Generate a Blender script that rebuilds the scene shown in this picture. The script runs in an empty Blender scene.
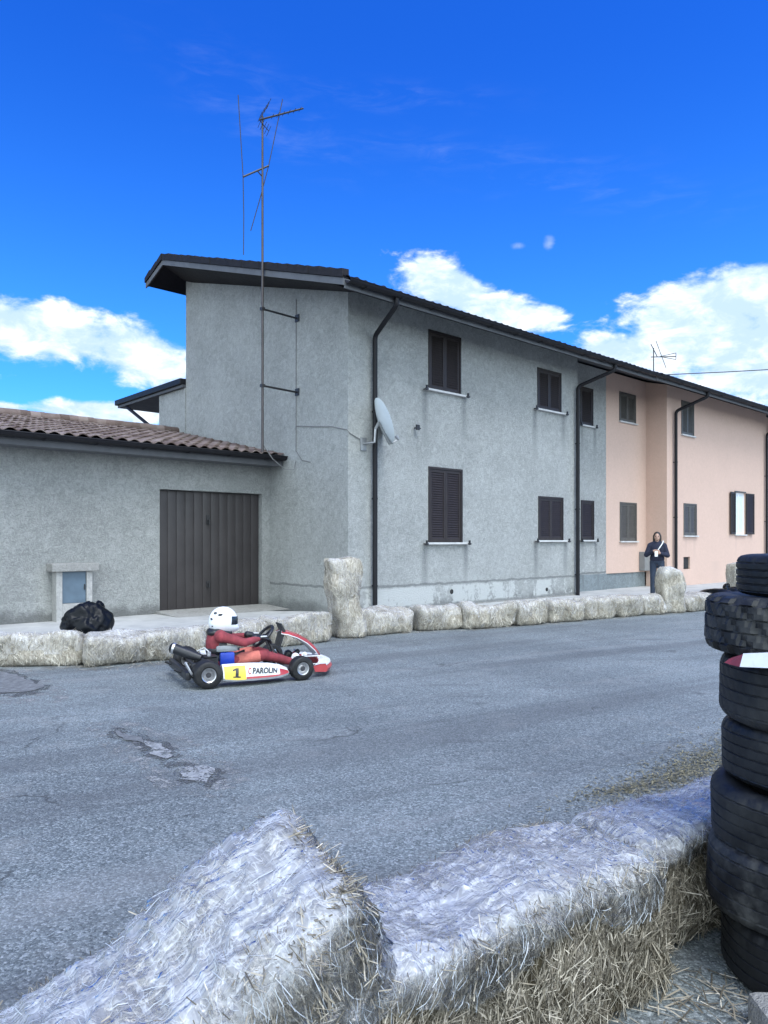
import bpy, bmesh, math, random
import numpy as np
from mathutils import Vector, Matrix, noise
random.seed(7)
R = math.radians
scn = bpy.context.scene
COL = scn.collection

# ------------------------------------------------------------------ helpers
class MB:
    def __init__(s): s.v = []; s.f = []
    def add(s, vs, fs):
        o = len(s.v); s.v += [tuple(p) for p in vs]; s.f += [tuple(i + o for i in f) for f in fs]; return s
    def box(s, a, b, bev=0.0):
        x0, y0, z0 = a; x1, y1, z1 = b
        if bev <= 0:
            return s.add([(x0,y0,z0),(x1,y0,z0),(x1,y1,z0),(x0,y1,z0),(x0,y0,z1),(x1,y0,z1),(x1,y1,z1),(x0,y1,z1)],
                         [(3,2,1,0),(4,5,6,7),(0,1,5,4),(1,2,6,5),(2,3,7,6),(3,0,4,7)])
        bm = bmesh.new(); bmesh.ops.create_cube(bm, size=1)
        for v in bm.verts: v.co = Vector(((x0+x1)/2+v.co.x*(x1-x0), (y0+y1)/2+v.co.y*(y1-y0), (z0+z1)/2+v.co.z*(z1-z0)))
        bmesh.ops.bevel(bm, geom=bm.edges[:], offset=bev, segments=2, affect='EDGES', profile=.6)
        s.addbm(bm); return s
    def addbm(s, bm, M=None):
        bm.verts.ensure_lookup_table()
        for i, v in enumerate(bm.verts): v.index = i
        s.add([(M @ v.co) if M else v.co.copy() for v in bm.verts], [[v.index for v in f.verts] for f in bm.faces])
        bm.free()
    def tube(s, pts, r, n=8, cap=True):
        pts = [Vector(p) for p in pts]; rs = r if isinstance(r, (list, tuple)) else [r]*len(pts)
        o = len(s.v); up = None
        for i, p in enumerate(pts):
            t = (pts[min(i+1, len(pts)-1)] - pts[max(i-1, 0)]).normalized()
            if up is None:
                up = Vector((0,0,1)) if abs(t.z) < .9 else Vector((1,0,0))
            a = t.cross(up).normalized(); b = a.cross(t).normalized(); up = b
            for k in range(n):
                an = 2*math.pi*k/n
                s.v.append(tuple(p + (a*math.cos(an) + b*math.sin(an))*rs[i]))
        for i in range(len(pts)-1):
            for k in range(n):
                k2 = (k+1) % n
                s.f.append((o+i*n+k, o+i*n+k2, o+(i+1)*n+k2, o+(i+1)*n+k))
        if cap:
            s.f.append(tuple(o+k for k in reversed(range(n)))); s.f.append(tuple(o+(len(pts)-1)*n+k for k in range(n)))
        return s
    def lathe(s, prof, c, axis='Z', n=32, closed=False):
        # prof: (radius, height) pairs
        o = len(s.v); m = len(prof)
        for k in range(n):
            a = 2*math.pi*k/n
            for r, h in prof:
                x, y = r*math.cos(a), r*math.sin(a)
                p = (x, y, h) if axis == 'Z' else ((x, h, y) if axis == 'Y' else (h, x, y))
                s.v.append((c[0]+p[0], c[1]+p[1], c[2]+p[2]))
        for k in range(n):
            k2 = (k+1) % n
            for i in range(m if closed else m-1):
                i2 = (i+1) % m
                s.f.append((o+k*m+i, o+k2*m+i, o+k2*m+i2, o+k*m+i2))
        return s
    def prism(s, poly, d0, d1, axis='Y'):
        # poly of 2d points extruded along an axis
        def P(p, d): return (p[0], d, p[1]) if axis == 'Y' else ((p[0], p[1], d) if axis == 'Z' else (d, p[0], p[1]))
        n = len(poly)
        return s.add([P(p, d0) for p in poly] + [P(p, d1) for p in poly],
              [tuple(range(n)), tuple(reversed(range(n, 2*n)))] + [(i, i+n, (i+1) % n + n, (i+1) % n) for i in range(n)])
    def build(s, name, mat, parent=None, smooth=False, fix=True):
        me = bpy.data.meshes.new(name); me.from_pydata(s.v, [], s.f)
        if fix:
            bm = bmesh.new(); bm.from_mesh(me); bmesh.ops.recalc_face_normals(bm, faces=bm.faces[:]); bm.to_mesh(me); bm.free()
        return link(name, me, mat, parent, smooth)

def link(name, me, mat, parent=None, smooth=False):
    o = bpy.data.objects.new(name, me); COL.objects.link(o)
    me.materials.clear()
    if mat: me.materials.append(mat)
    if smooth is True: me.polygons.foreach_set('use_smooth', [True]*len(me.polygons))
    elif smooth:
        me.polygons.foreach_set('use_smooth', [True]*len(me.polygons)); me.set_sharp_from_angle(angle=R(smooth))
    if parent: o.parent = parent
    return o
def tag(o, label=None, cat=None, group=None, kind=None):
    if label: o['label'] = label
    if cat: o['category'] = cat
    if group: o['group'] = group
    if kind: o['kind'] = kind
    return o
def thing(name, label, cat, loc=(0,0,0), rz=0, group=None):
    o = bpy.data.objects.new(name, None); COL.objects.link(o)
    o.empty_display_size = .1
    o.location = loc; o.rotation_euler = (0,0,rz)
    return tag(o, label, cat, group)
def copy_tree(o, parent=None):
    c = o.copy(); COL.objects.link(c)
    if parent: c.parent = parent
    for ch in list(o.children): copy_tree(ch, c)
    return c

# ------------------------------------------------------------------ node helper
class NT:
    def __init__(s, nt): s.nt = nt; s.nt.nodes.clear()
    def n(s, t, **kw):
        nd = s.nt.nodes.new(t)
        for k, v in kw.items():
            if k.startswith('i_'):
                nm = k[2:].replace('_', ' '); nd.inputs[nm].default_value = v
            else: setattr(nd, k, v)
        return nd
    def l(s, a, b): s.nt.links.new(a, b)
    def put(s, sock, v):
        if isinstance(v, bpy.types.NodeSocket): s.l(v, sock)
        else: sock.default_value = v
    def m(s, op, a, b=0.0, c=0.0, clamp=False):
        nd = s.n('ShaderNodeMath', operation=op, use_clamp=clamp)
        s.put(nd.inputs[0], a); s.put(nd.inputs[1], b); s.put(nd.inputs[2], c); return nd.outputs[0]
    def mix(s, f, a, b, blend='MIX'):
        nd = s.n('ShaderNodeMix', data_type='RGBA', blend_type=blend)
        s.put(nd.inputs[0], f)
        for i, v in ((6, a), (7, b)):
            if not isinstance(v, bpy.types.NodeSocket) and len(v) == 3: v = (*v, 1)
            s.put(nd.inputs[i], v)
        return nd.outputs[2]
    def noise(s, vec, scale, detail=4, rough=.55, dist=0):
        nd = s.n('ShaderNodeTexNoise'); nd.inputs['Scale'].default_value = scale; nd.inputs['Detail'].default_value = detail
        nd.inputs['Roughness'].default_value = rough; nd.inputs['Distortion'].default_value = dist
        if vec: s.l(vec, nd.inputs['Vector'])
        return nd.outputs['Fac']
    def vor(s, vec, scale, out='Distance', feature='F1'):
        nd = s.n('ShaderNodeTexVoronoi', feature=feature); nd.inputs['Scale'].default_value = scale
        if vec: s.l(vec, nd.inputs['Vector'])
        return nd.outputs[out]
    def ss(s, v, a, b):
        nd = s.n('ShaderNodeMapRange', interpolation_type='SMOOTHSTEP'); s.put(nd.inputs[0], v)
        s.put(nd.inputs[1], a); s.put(nd.inputs[2], b); return nd.outputs[0]
    def ramp(s, v, stops):
        nd = s.n('ShaderNodeValToRGB'); el = nd.color_ramp.elements
        while len(el) < len(stops): el.new(.5)
        for e, (p, c) in zip(el, stops): e.position = p; e.color = (*c, 1) if len(c) == 3 else c
        s.l(v, nd.inputs[0]); return nd.outputs[0]
    def obj(s): return s.n('ShaderNodeTexCoord').outputs['Object']
    def scale(s, vec, sc):
        nd = s.n('ShaderNodeMapping'); s.l(vec, nd.inputs[0]); nd.inputs['Scale'].default_value = sc; return nd.outputs[0]
    def sep(s, vec):
        nd = s.n('ShaderNodeSeparateXYZ'); s.l(vec, nd.inputs[0]); return nd.outputs
    def bump(s, h, strength=.5, dist=.01, normal=None):
        nd = s.n('ShaderNodeBump'); nd.inputs['Strength'].default_value = strength; nd.inputs['Distance'].default_value = dist
        s.l(h, nd.inputs['Height'])
        if normal: s.l(normal, nd.inputs['Normal'])
        return nd.outputs[0]
    def pbr(s, col, rough=.8, normal=None, metallic=0, spec=.5, **kw):
        p = s.n('ShaderNodeBsdfPrincipled')
        if not isinstance(col, bpy.types.NodeSocket): col = (*col, 1)
        s.put(p.inputs['Base Color'], col); s.put(p.inputs['Roughness'], rough); p.inputs['Metallic'].default_value = metallic
        p.inputs['Specular IOR Level'].default_value = spec
        for k, v in kw.items(): s.put(p.inputs[k.replace('_', ' ')], v)
        if normal: s.l(normal, p.inputs['Normal'])
        return p.outputs[0]
    def out(s, sh):
        o = s.n('ShaderNodeOutputMaterial'); s.l(sh, o.inputs['Surface'])
def mat(name):
    m = bpy.data.materials.new(name); m.use_nodes = True; return m, NT(m.node_tree)
def paint(name, c, rough=.5, var=.12, scale=6, bump=0, metallic=0, spec=.5, dirt=None):
    m, t = mat(name); o = t.obj()
    nz = t.noise(o, scale, 6, .6)
    lo = tuple(x*(1-var) for x in c); hi = tuple(min(1, x*(1+var)) for x in c)
    col = t.ramp(nz, [(.3, lo), (.7, hi)])
    if dirt:
        col = t.mix(t.ss(t.noise(o, scale*1.7, 8, .7), .5, .75), col, dirt)
    nrm = t.bump(t.noise(o, scale*12, 5), bump, .004) if bump else None
    rr = t.m('ADD', t.m('MULTIPLY', t.noise(o, scale*3, 4), .25), rough-.12)
    t.out(t.pbr(col, rr, nrm, metallic, spec)); return m

# ------------------------------------------------------------------ materials
def stucco(name, c, amp=.16, bump=.55, streaks=(), damp=None, plinth_patch=False, blotch=(.5,.52,.54)):
    m, t = mat(name); o = t.obj(); x, y, z = t.sep(o)
    big = t.noise(o, .9, 5, .6); mid = t.noise(o, 9, 6, .68, 1.2); fine = t.noise(o, 38, 4, .6)
    v = t.m('ADD', t.m('MULTIPLY', big, .22), t.m('ADD', t.m('MULTIPLY', mid, .46), t.m('MULTIPLY', fine, .32)))
    lo = tuple(k*(1-amp) for k in c); hi = tuple(k*(1+amp) for k in c)
    col = t.ramp(v, [(.41, lo), (.5, c), (.59, hi)])
    # dark pores of the trowelled render
    col = t.mix(t.m('MULTIPLY', t.ss(t.noise(o, 24, 3, .7), .56, .72), amp*2.2, clamp=True), col, tuple(k*.5 for k in c))
    wob = t.m('MULTIPLY', t.m('SUBTRACT', t.noise(t.scale(o, (9, 9, 1.5)), 1, 3), .5), .12)
    for (us, z0, ln, w, a) in streaks:
        d = t.m('ABSOLUTE', t.m('SUBTRACT', t.m('ADD', x, wob), us))
        a1 = t.ss(d, w, 0.0)
        b1 = t.m('MULTIPLY', t.ss(z, z0 - ln, z0 - ln*.15), t.m('LESS_THAN', z, z0))
        k = t.m('MULTIPLY', t.m('MULTIPLY', a1, b1), t.m('MULTIPLY', t.ss(mid, .3, .6), a))
        col = t.mix(k, col, (.11, .12, .125))
    if damp:
        zt, a = damp
        zz = t.m('ADD', z, t.m('MULTIPLY', t.m('SUBTRACT', t.noise(o, 2.3, 6, .65), .5), .55))
        col = t.mix(t.m('MULTIPLY', t.ss(zz, zt, zt-.22), a), col, tuple(k*.36 for k in c))
    if plinth_patch:
        zz = t.m('ADD', z, t.m('MULTIPLY', t.m('SUBTRACT', t.noise(o, 3, 5, .6), .5), .1))
        band = t.m('MULTIPLY', t.ss(zz, .63, .6), t.ss(zz, .2, .26))
        band = t.m('MULTIPLY', band, t.m('GREATER_THAN', x, .02))
        pat = t.m('MULTIPLY', band, t.ss(t.m('ADD', t.noise(t.scale(o, (.9, .9, .3)), 1.0, 5, .65), t.m('MULTIPLY', t.m('SUBTRACT', mid, .5), .25)), .45, .50))
        col = t.mix(pat, col, tuple(min(1, k*1.35) for k in c))
        ln = t.m('MULTIPLY', t.ss(zz, .70, .68), t.ss(zz, .63, .65))
        col = t.mix(t.m('MULTIPLY', ln, .6), col, (.16, .17, .17))
    h = t.m('ADD', t.m('MULTIPLY', mid, .7), t.m('ADD', t.m('MULTIPLY', fine, .6), t.noise(o, 90, 2)))
    t.out(t.pbr(col, .92, t.bump(h, bump, .05), spec=.2)); return m
G = {}
W1 = [(2.25,3.31,4.90,6.19),(2.25,3.36,1.57,3.22),(6.19,7.24,4.95,5.99),(6.23,7.33,1.62,2.74)]
W3 = [(9.21,9.89,4.95,6.05),(9.24,9.94,1.63,2.78)]
streaks = []
for (a, b, z0, z1) in W1:
    streaks += [(a-.1, z0-.05, 1.5, .16, .62), (b+.1, z0-.05, 1.35, .15, .55)]
for (a, b, z0, z1) in W3: streaks += [(a+.1, z0-.05, .9, .12, .45), (b+.1, z0-.05, 1.1, .13, .6)]
G['stucco_grey'] = stucco('grey_stucco', (.485,.50,.485), .22, 1.0, streaks, (.42,.55), True)
G['stucco_garage'] = stucco('garage_stucco', (.445,.455,.44), .22, 1.0, [(-.9, 3.0, 2.5, .5, .2)], (.42,.75))
G['stucco_pink'] = stucco('pink_plaster', (.56,.405,.33), .05, .12, [(14.3,1.7,.9,.12,.12),(14.9,1.7,1.0,.14,.12),(18.2,1.8,1.0,.12,.15),(16.5,.9,1.2,.5,.12)], (.22,.4))
G['plinth'] = stucco('plinth_concrete', (.2,.23,.24), .25, .4, [(9.3,.7,.7,.08,.7),(12.2,.7,.6,.06,.7),(10.1,.7,.7,.1,.5)], None)
G['concrete'] = stucco('concrete', (.38,.375,.36), .16, .4, [], None)
G['concrete_dark'] = stucco('weathered_concrete', (.30,.295,.28), .2, .5, [], None)
G['shutter'] = paint('brown_shutter_paint', (.026,.020,.019), .5, .2, 9, spec=.3)
G['shutter_old'] = paint('faded_shutter_paint', (.075,.07,.062), .5, .2, 9)
G['gutter'] = paint('dark_metal_gutter', (.013,.013,.016), .5, .15, 5, spec=.2)
G['verge'] = paint('dark_verge_tiles', (.016,.015,.017), .7, .3, 6, spec=.2)
G['fascia'] = paint('grey_soffit_paint', (.075,.078,.085), .7, .2, 4)
G['soffit_light'] = paint('pale_soffit_paint', (.105,.11,.12), .7, .15, 4)
G['sill'] = paint('pale_stone_sill', (.5,.5,.49), .6, .15, 8)
G['iron'] = paint('black_iron', (.018,.018,.02), .5, .3, 20)
G['steel'] = paint('galvanised_steel', (.32,.33,.34), .38, .2, 12, metallic=.7)
G['rusty'] = paint('weathered_mast_steel', (.07,.062,.062), .5, .3, 3, metallic=.5)
G['garage_door'] = paint('brown_garage_door_paint', (.034,.029,.029), .5, .22, 1.6)
G['panel_blue'] = paint('blue_grey_enamel', (.085,.125,.165), .4, .15, 5)
G['meter_grey'] = paint('grey_box_enamel', (.2,.21,.215), .5, .15, 5)
G['dish'] = paint('pale_dish_paint', (.60,.66,.70), .35, .06, 4)
G['white_plastic'] = paint('white_plastic', (.75,.76,.76), .35, .05, 5)
G['pane'] = paint('curtained_pane', (.62,.68,.72), .2, .08, 3)
G['dark_hole'] = paint('dark_recess', (.02,.02,.02), .9, .1, 3)
G['cable'] = paint('black_cable', (.03,.03,.03), .6, .1, 3)
G['wall_cable'] = paint('grey_cable', (.2,.2,.2), .6, .1, 3)

def tile_mat():
    m, t = mat('clay_roof_tiles'); o = t.obj(); x, y, z = t.sep(o)
    c = t.n('ShaderNodeCombineXYZ'); t.l(t.m('FLOOR', t.m('DIVIDE', x, .22)), c.inputs[0]); t.l(t.m('FLOOR', t.m('DIVIDE', y, .36)), c.inputs[1])
    wn = t.n('ShaderNodeTexWhiteNoise'); t.l(c.outputs[0], wn.inputs[0])
    v = t.m('ADD', t.m('MULTIPLY', wn.outputs[0], .5), t.m('MULTIPLY', t.noise(o, 5, 6, .7), .5))
    col = t.ramp(v, [(.25, (.095,.068,.06)), (.5, (.15,.112,.10)), (.75, (.23,.185,.17))])
    col = t.mix(t.ss(t.noise(o, 14, 6, .7), .56, .68), col, (.16,.15,.13))
    t.out(t.pbr(col, .9, t.bump(t.noise(o, 40, 4), .4, .01), spec=.2)); return m
G['tile'] = tile_mat()

def asphalt():
    m, t = mat('asphalt'); o = t.obj(); x, y, z = t.sep(o)
    vc = t.n('ShaderNodeTexVoronoi'); vc.inputs['Scale'].default_value = 92; t.l(o, vc.inputs['Vector'])
    rnd = t.sep(vc.outputs['Color'])[0]
    vc2 = t.n('ShaderNodeTexVoronoi'); vc2.inputs['Scale'].default_value = 195; t.l(o, vc2.inputs['Vector'])
    rnd2 = t.sep(vc2.outputs['Color'])[1]
    ag = t.m('ADD', t.m('MULTIPLY', rnd, .65), t.m('MULTIPLY', rnd2, .35))
    col = t.ramp(ag, [(.08, (.065,.073,.076)), (.4, (.138,.158,.160)), (.66, (.192,.217,.219)), (.92, (.36,.385,.39))])
    big = t.noise(o, .35, 5, .6, .3)
    col = t.mix(t.ss(big, .35, .7), t.mix(1, col, (.80,.80,.81), 'MULTIPLY'), t.mix(1, col, (1.16,1.16,1.16), 'MULTIPLY'))
    mid = t.noise(o, 2.2, 6, .68)
    col = t.mix(t.m('MULTIPLY', t.ss(mid, .52, .72), .28), col, (.30,.295,.28))
    col = t.mix(t.m('MULTIPLY', t.ss(t.noise(t.scale(o, (.5, 2.2, 1)), 1.2, 5), .58, .7), .35), col, (.07,.072,.076))
    # worn wheel paths along the street, oil spots, dust swept to the barrier
    mp = t.n('ShaderNodeMapping'); mp.inputs['Rotation'].default_value = (0, 0, R(-32)); t.l(o, mp.inputs[0])
    ln = t.noise(t.scale(mp.outputs[0], (.10, 1.6, 1)), 1, 5, .6, .4)
    col = t.mix(t.m('MULTIPLY', t.ss(ln, .50, .64), .42), col, (.085,.088,.092))
    col = t.mix(t.m('MULTIPLY', t.ss(ln, .46, .34), .25), col, (.27,.27,.265))
    ol = t.n('ShaderNodeTexVoronoi'); ol.inputs['Scale'].default_value = .8; t.l(o, ol.inputs['Vector'])
    col = t.mix(t.m('MULTIPLY', t.m('MULTIPLY', t.ss(t.m('ADD', ol.outputs['Distance'], t.m('MULTIPLY', mid, .12)), .15, .08), .5), t.ss(t.sep(ol.outputs['Color'])[0], .5, .52)), col, (.05,.05,.052))
    # thin hairline cracks
    cr = t.n('ShaderNodeTexVoronoi', feature='DISTANCE_TO_EDGE'); cr.inputs['Scale'].default_value = .33
    wv = t.n('ShaderNodeVectorMath', operation='ADD'); nn = t.n('ShaderNodeTexNoise'); nn.inputs['Scale'].default_value = 1.6; nn.inputs['Detail'].default_value = 6
    t.l(o, nn.inputs['Vector']); t.l(nn.outputs['Color'], wv.inputs[0]); t.l(o, wv.inputs[1]); t.l(wv.outputs[0], cr.inputs['Vector'])
    k = t.m('MULTIPLY', t.ss(cr.outputs['Distance'], .006, .001), t.ss(t.noise(o, .6, 3), .5, .6))
    col = t.mix(t.m('MULTIPLY', k, .6), col, (.03,.03,.03))
    h = t.m('ADD', t.m('MULTIPLY', rnd, .5), t.m('SUBTRACT', 1.0, vc.outputs['Distance']))
    t.out(t.pbr(col, .82, t.bump(h, .6, .005), spec=.35)); return m
G['asphalt'] = asphalt()
def simple_noise(name, stops, scale, rough=.9, bump=.4, d=.01, sc=(1,1,1)):
    m, t = mat(name); o = t.scale(t.obj(), sc); nz = t.noise(o, scale, 8, .7, .3)
    t.out(t.pbr(t.ramp(nz, stops), rough, t.bump(t.noise(o, scale*5, 5, .7), bump, d), spec=.25)); return m
def worn(name, stops, cover, scale=20):
    m, t = mat(name); o = t.obj(); nz = t.noise(o, scale, 8, .7, .3)
    k = t.ss(t.m('ADD', t.m('MULTIPLY', t.noise(o, 6, 5, .65), .55), t.m('MULTIPLY', t.noise(o, 55, 4, .6), .45)), 1-cover-.05, 1-cover+.05)
    p = t.pbr(t.ramp(nz, stops), .92, t.bump(nz, .8, .02), spec=.25)
    tr = t.n('ShaderNodeBsdfTransparent'); ms = t.n('ShaderNodeMixShader'); t.l(k, ms.inputs[0]); t.l(tr.outputs[0], ms.inputs[1]); t.l(p, ms.inputs[2])
    t.out(ms.outputs[0]); return m
G['ground'] = simple_noise('bare_ground', [(.3,(.08,.075,.05)),(.7,(.2,.19,.14))], 1.5)
G['pale_sand'] = worn('pale_road_sand', [(.3,(.19,.195,.20)),(.5,(.29,.295,.30)),(.7,(.40,.40,.395))], .53, 26)
G['dark_tar'] = worn('dark_broken_tar', [(.3,(.05,.053,.057)),(.7,(.15,.153,.158))], .485)
G['dust'] = worn('pale_road_dust', [(.3,(.20,.205,.21)),(.7,(.31,.31,.305))], .46, 12)
G['patch'] = simple_noise('patched_asphalt', [(.3,(.10,.105,.11)),(.5,(.17,.175,.18)),(.7,(.27,.275,.28))], 14, .9, .8, .02)
G['pavement'] = simple_noise('pavement_concrete', [(.3,(.30,.30,.295)),(.5,(.40,.40,.39)),(.7,(.48,.475,.46))], 1.8, .9, .3)

def straw_mat(name, stops, rough=.55):
    m, t = mat(name); g = t.n('ShaderNodeNewGeometry')
    col = t.ramp(g.outputs['Random Per Island'], stops)
    p = t.pbr(col, rough, None, spec=.45)
    t.out(p); return m
G['straw'] = straw_mat('dry_straw', [(0,(.065,.056,.042)),(.4,(.16,.138,.10)),(.75,(.31,.272,.21)),(1,(.62,.56,.46))])
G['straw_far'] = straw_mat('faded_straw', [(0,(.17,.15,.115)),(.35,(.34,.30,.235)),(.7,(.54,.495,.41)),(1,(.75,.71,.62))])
G['moss'] = straw_mat('dry_grass_blades', [(0,(.07,.065,.035)),(.5,(.15,.135,.075)),(1,(.26,.225,.13))])
def packed(name, a, b, c):
    m, t = mat(name); o = t.obj()
    s1 = t.noise(t.scale(o, (34, 34, 7)), 1, 5, .7, 1.2); s2 = t.noise(t.scale(o, (8, 8, 3)), 1, 4, .6)
    v = t.m('ADD', t.m('MULTIPLY', s1, .7), t.m('MULTIPLY', s2, .3))
    col = t.ramp(v, [(.32, a), (.5, b), (.66, c)])
    t.out(t.pbr(col, .9, t.bump(s1, 1, .03), spec=.2)); return m
G['packed'] = packed('packed_straw', (.030,.025,.016), (.085,.07,.044), (.22,.185,.12))
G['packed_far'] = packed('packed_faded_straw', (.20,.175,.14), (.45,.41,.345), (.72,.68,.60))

def film_mat(name, milky=.5, tint=(.86,.88,.92), sc=1.0, lo=.03, gloss=1.2):
    m, t = mat(name); o = t.obj()
    at = t.n('ShaderNodeAttribute', attribute_name='wrap_sheen').outputs['Fac']
    s1 = t.noise(t.scale(o, (42*sc, 9*sc, 2.6*sc)), 1, 6, .62, .8)       # stretched pull lines
    s2 = t.noise(t.scale(o, (16*sc, 60*sc, 8*sc)), 1, 5, .6, 1.2)
    w1 = t.noise(o, 4.2*sc, 5, .55, 1.0)
    f1 = t.noise(t.scale(o, (6*sc, 11*sc, 4*sc)), 1, 3, .5, 1.5); f2 = t.noise(t.scale(o, (12*sc, 5*sc, 9*sc)), 1, 3, .5, 1.8)
    ridge = t.ss(t.m('ABSOLUTE', t.m('SUBTRACT', f1, .5)), .016, .0)      # crease lines
    ridge2 = t.ss(t.m('ABSOLUTE', t.m('SUBTRACT', f2, .5)), .013, .0)
    h = t.m('ADD', t.m('MULTIPLY', w1, .5), t.m('ADD', t.m('MULTIPLY', s1, .22), t.m('ADD', t.m('MULTIPLY', t.m('ABSOLUTE', t.m('SUBTRACT', f1, .5)), 1.6), t.m('MULTIPLY', t.m('ABSOLUTE', t.m('SUBTRACT', f2, .5)), 1.3))))
    nrm = t.bump(h, .9, .03)
    dif = t.n('ShaderNodeBsdfDiffuse'); dif.inputs[0].default_value = (*tint, 1)
    trl = t.n('ShaderNodeBsdfTranslucent'); trl.inputs[0].default_value = (*tint, 1)
    ms = t.n('ShaderNodeMixShader'); ms.inputs[0].default_value = .3; t.l(dif.outputs[0], ms.inputs[1]); t.l(trl.outputs[0], ms.inputs[2])
    tr = t.n('ShaderNodeBsdfTransparent')
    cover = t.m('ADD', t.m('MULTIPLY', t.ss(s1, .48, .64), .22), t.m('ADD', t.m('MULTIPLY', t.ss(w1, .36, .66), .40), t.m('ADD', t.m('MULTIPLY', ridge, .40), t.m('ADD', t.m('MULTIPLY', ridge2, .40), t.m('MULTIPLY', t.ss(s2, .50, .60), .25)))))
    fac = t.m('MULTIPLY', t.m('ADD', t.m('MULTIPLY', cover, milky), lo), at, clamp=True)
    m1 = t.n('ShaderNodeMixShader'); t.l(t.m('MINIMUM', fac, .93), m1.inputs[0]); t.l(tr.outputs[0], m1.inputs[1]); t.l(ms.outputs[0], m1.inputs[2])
    gl = t.n('ShaderNodeBsdfGlossy'); gl.inputs['Roughness'].default_value = .2; t.l(nrm, gl.inputs['Normal']); gl.inputs[0].default_value = (1,1,1,1)
    fr = t.n('ShaderNodeFresnel'); fr.inputs[0].default_value = 1.5; t.l(nrm, fr.inputs['Normal'])
    m2 = t.n('ShaderNodeMixShader'); t.l(t.m('MULTIPLY', fr.outputs[0], gloss, clamp=True), m2.inputs[0]); t.l(m1.outputs[0], m2.inputs[1]); t.l(gl.outputs[0], m2.inputs[2])
    t.out(m2.outputs[0]); return m
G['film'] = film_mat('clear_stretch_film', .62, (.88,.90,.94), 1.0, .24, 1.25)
G['fold'] = paint('creased_white_film', (.42,.45,.48), .3, .08, 20, spec=.6)
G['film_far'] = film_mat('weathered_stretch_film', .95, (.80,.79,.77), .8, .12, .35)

def rubber(name, c, dusty):
    m, t = mat(name); o = t.obj()
    d = t.ss(t.noise(o, 5, 8, .72), .45, .75)
    col = t.mix(t.m('MULTIPLY', d, dusty), c, (.15,.15,.14))
    t.out(t.pbr(col, t.m('ADD', .5, t.m('MULTIPLY', d, .3)), t.bump(t.noise(o, 60, 5, .7), .25, .004), spec=.3)); return m
G['rubber'] = rubber('worn_tyre_rubber', (.008,.009,.011), .14)
G['rubber_muddy'] = rubber('muddy_tyre_rubber', (.009,.010,.012), .42)
G['rubber_slick'] = rubber('kart_slick_rubber', (.014,.014,.015), .25)
def bin_bag():
    m, t = mat('black_bag_plastic'); o = t.obj()
    w = t.noise(o, 9, 5, .6, 1.5)
    t.out(t.pbr((.006,.007,.009), .33, t.bump(w, .12, .03), spec=.14)); return m
G['bag'] = bin_bag()

# ------------------------------------------------------------------ camera / render / light
H = 1.6
cam = bpy.data.cameras.new('camera'); co = bpy.data.objects.new('camera', cam); COL.objects.link(co)
co.location = (0, 0, H); co.rotation_euler = (R(90), 0, 0)
cam.sensor_width = 36; cam.lens = 740/1024*36; cam.shift_y = 29/1024; cam.clip_end = 2000; cam.clip_start = .05
scn.camera = co
vs = scn.view_settings
scn.display_settings.display_device = 'sRGB'
vs.view_transform = 'Standard'; vs.look = 'None'; vs.gamma = 1; vs.use_curve_mapping = False; vs.exposure = 1.30
scn.cycles.max_bounces = 8; scn.cycles.transparent_max_bounces = 12; scn.cycles.use_denoising = True

SUN_EL, SUN_AZ = 62, 145       # azimuth measured from +Y clockwise
sd = bpy.data.lights.new('sun', 'SUN'); sd.energy = 1.15; sd.angle = R(32); sd.color = (.96, .98, .99)
so = bpy.data.objects.new('sun', sd); COL.objects.link(so)
a = R(SUN_AZ); e = R(SUN_EL)
sv = Vector((math.sin(a)*math.cos(e), math.cos(a)*math.cos(e), math.sin(e)))
so.rotation_euler = (-sv).to_track_quat('-Z', 'Y').to_euler(); so.location = sv*60

wd = bpy.data.worlds.new('World'); scn.world = wd; wd.use_nodes = True
t = NT(wd.node_tree)
sky = t.n('ShaderNodeTexSky', sky_type='NISHITA'); sky.sun_disc = False; sky.sun_elevation = R(SUN_EL); sky.sun_rotation = R(SUN_AZ)
sky.altitude = 600; sky.air_density = 1.0; sky.dust_density = .25; sky.ozone_density = 2.5
gen = t.n('ShaderNodeTexCoord').outputs['Generated']
nv = t.n('ShaderNodeVectorMath', operation='NORMALIZE'); t.l(gen, nv.inputs[0]); dirv = nv.outputs[0]
dx_, dy_, dz_ = t.sep(dirv)
az = t.m('ARCTAN2', dx_, dy_); el = t.m('ARCSINE', dz_)
n1 = t.noise(t.scale(dirv, (1, 1, 1.7)), 6.5, 9, .58, .35); n2 = t.noise(t.scale(dirv, (1, 1, 2.0)), 17, 8, .62, .3)
nn = t.m('ADD', t.m('MULTIPLY', n1, .55), t.m('MULTIPLY', n2, .45))
def px_dir(px, py):
    A = math.atan((px-384)/740); return A, math.atan((541-py)/740*math.cos(A))
def blob(px, py, rx, ry, tilt=0, amp=1.0):
    A, Eo = px_dir(px, py); sx = rx/740; sy = ry/740
    u = t.m('SUBTRACT', az, A); v = t.m('SUBTRACT', el, Eo); c, s_ = math.cos(R(tilt)), math.sin(R(tilt))
    uu = t.m('ADD', t.m('MULTIPLY', u, c), t.m('MULTIPLY', v, s_)); vv = t.m('SUBTRACT', t.m('MULTIPLY', v, c), t.m('MULTIPLY', u, s_))
    q = t.m('ADD', t.m('POWER', t.m('ABSOLUTE', t.m('DIVIDE', uu, sx)), 2.0), t.m('POWER', t.m('ABSOLUTE', t.m('DIVIDE', vv, sy)), 2.0))
    return t.m('MULTIPLY', t.m('POWER', 2.718, t.m('MULTIPLY', q, -1.0)), amp)
bl = None
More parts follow.
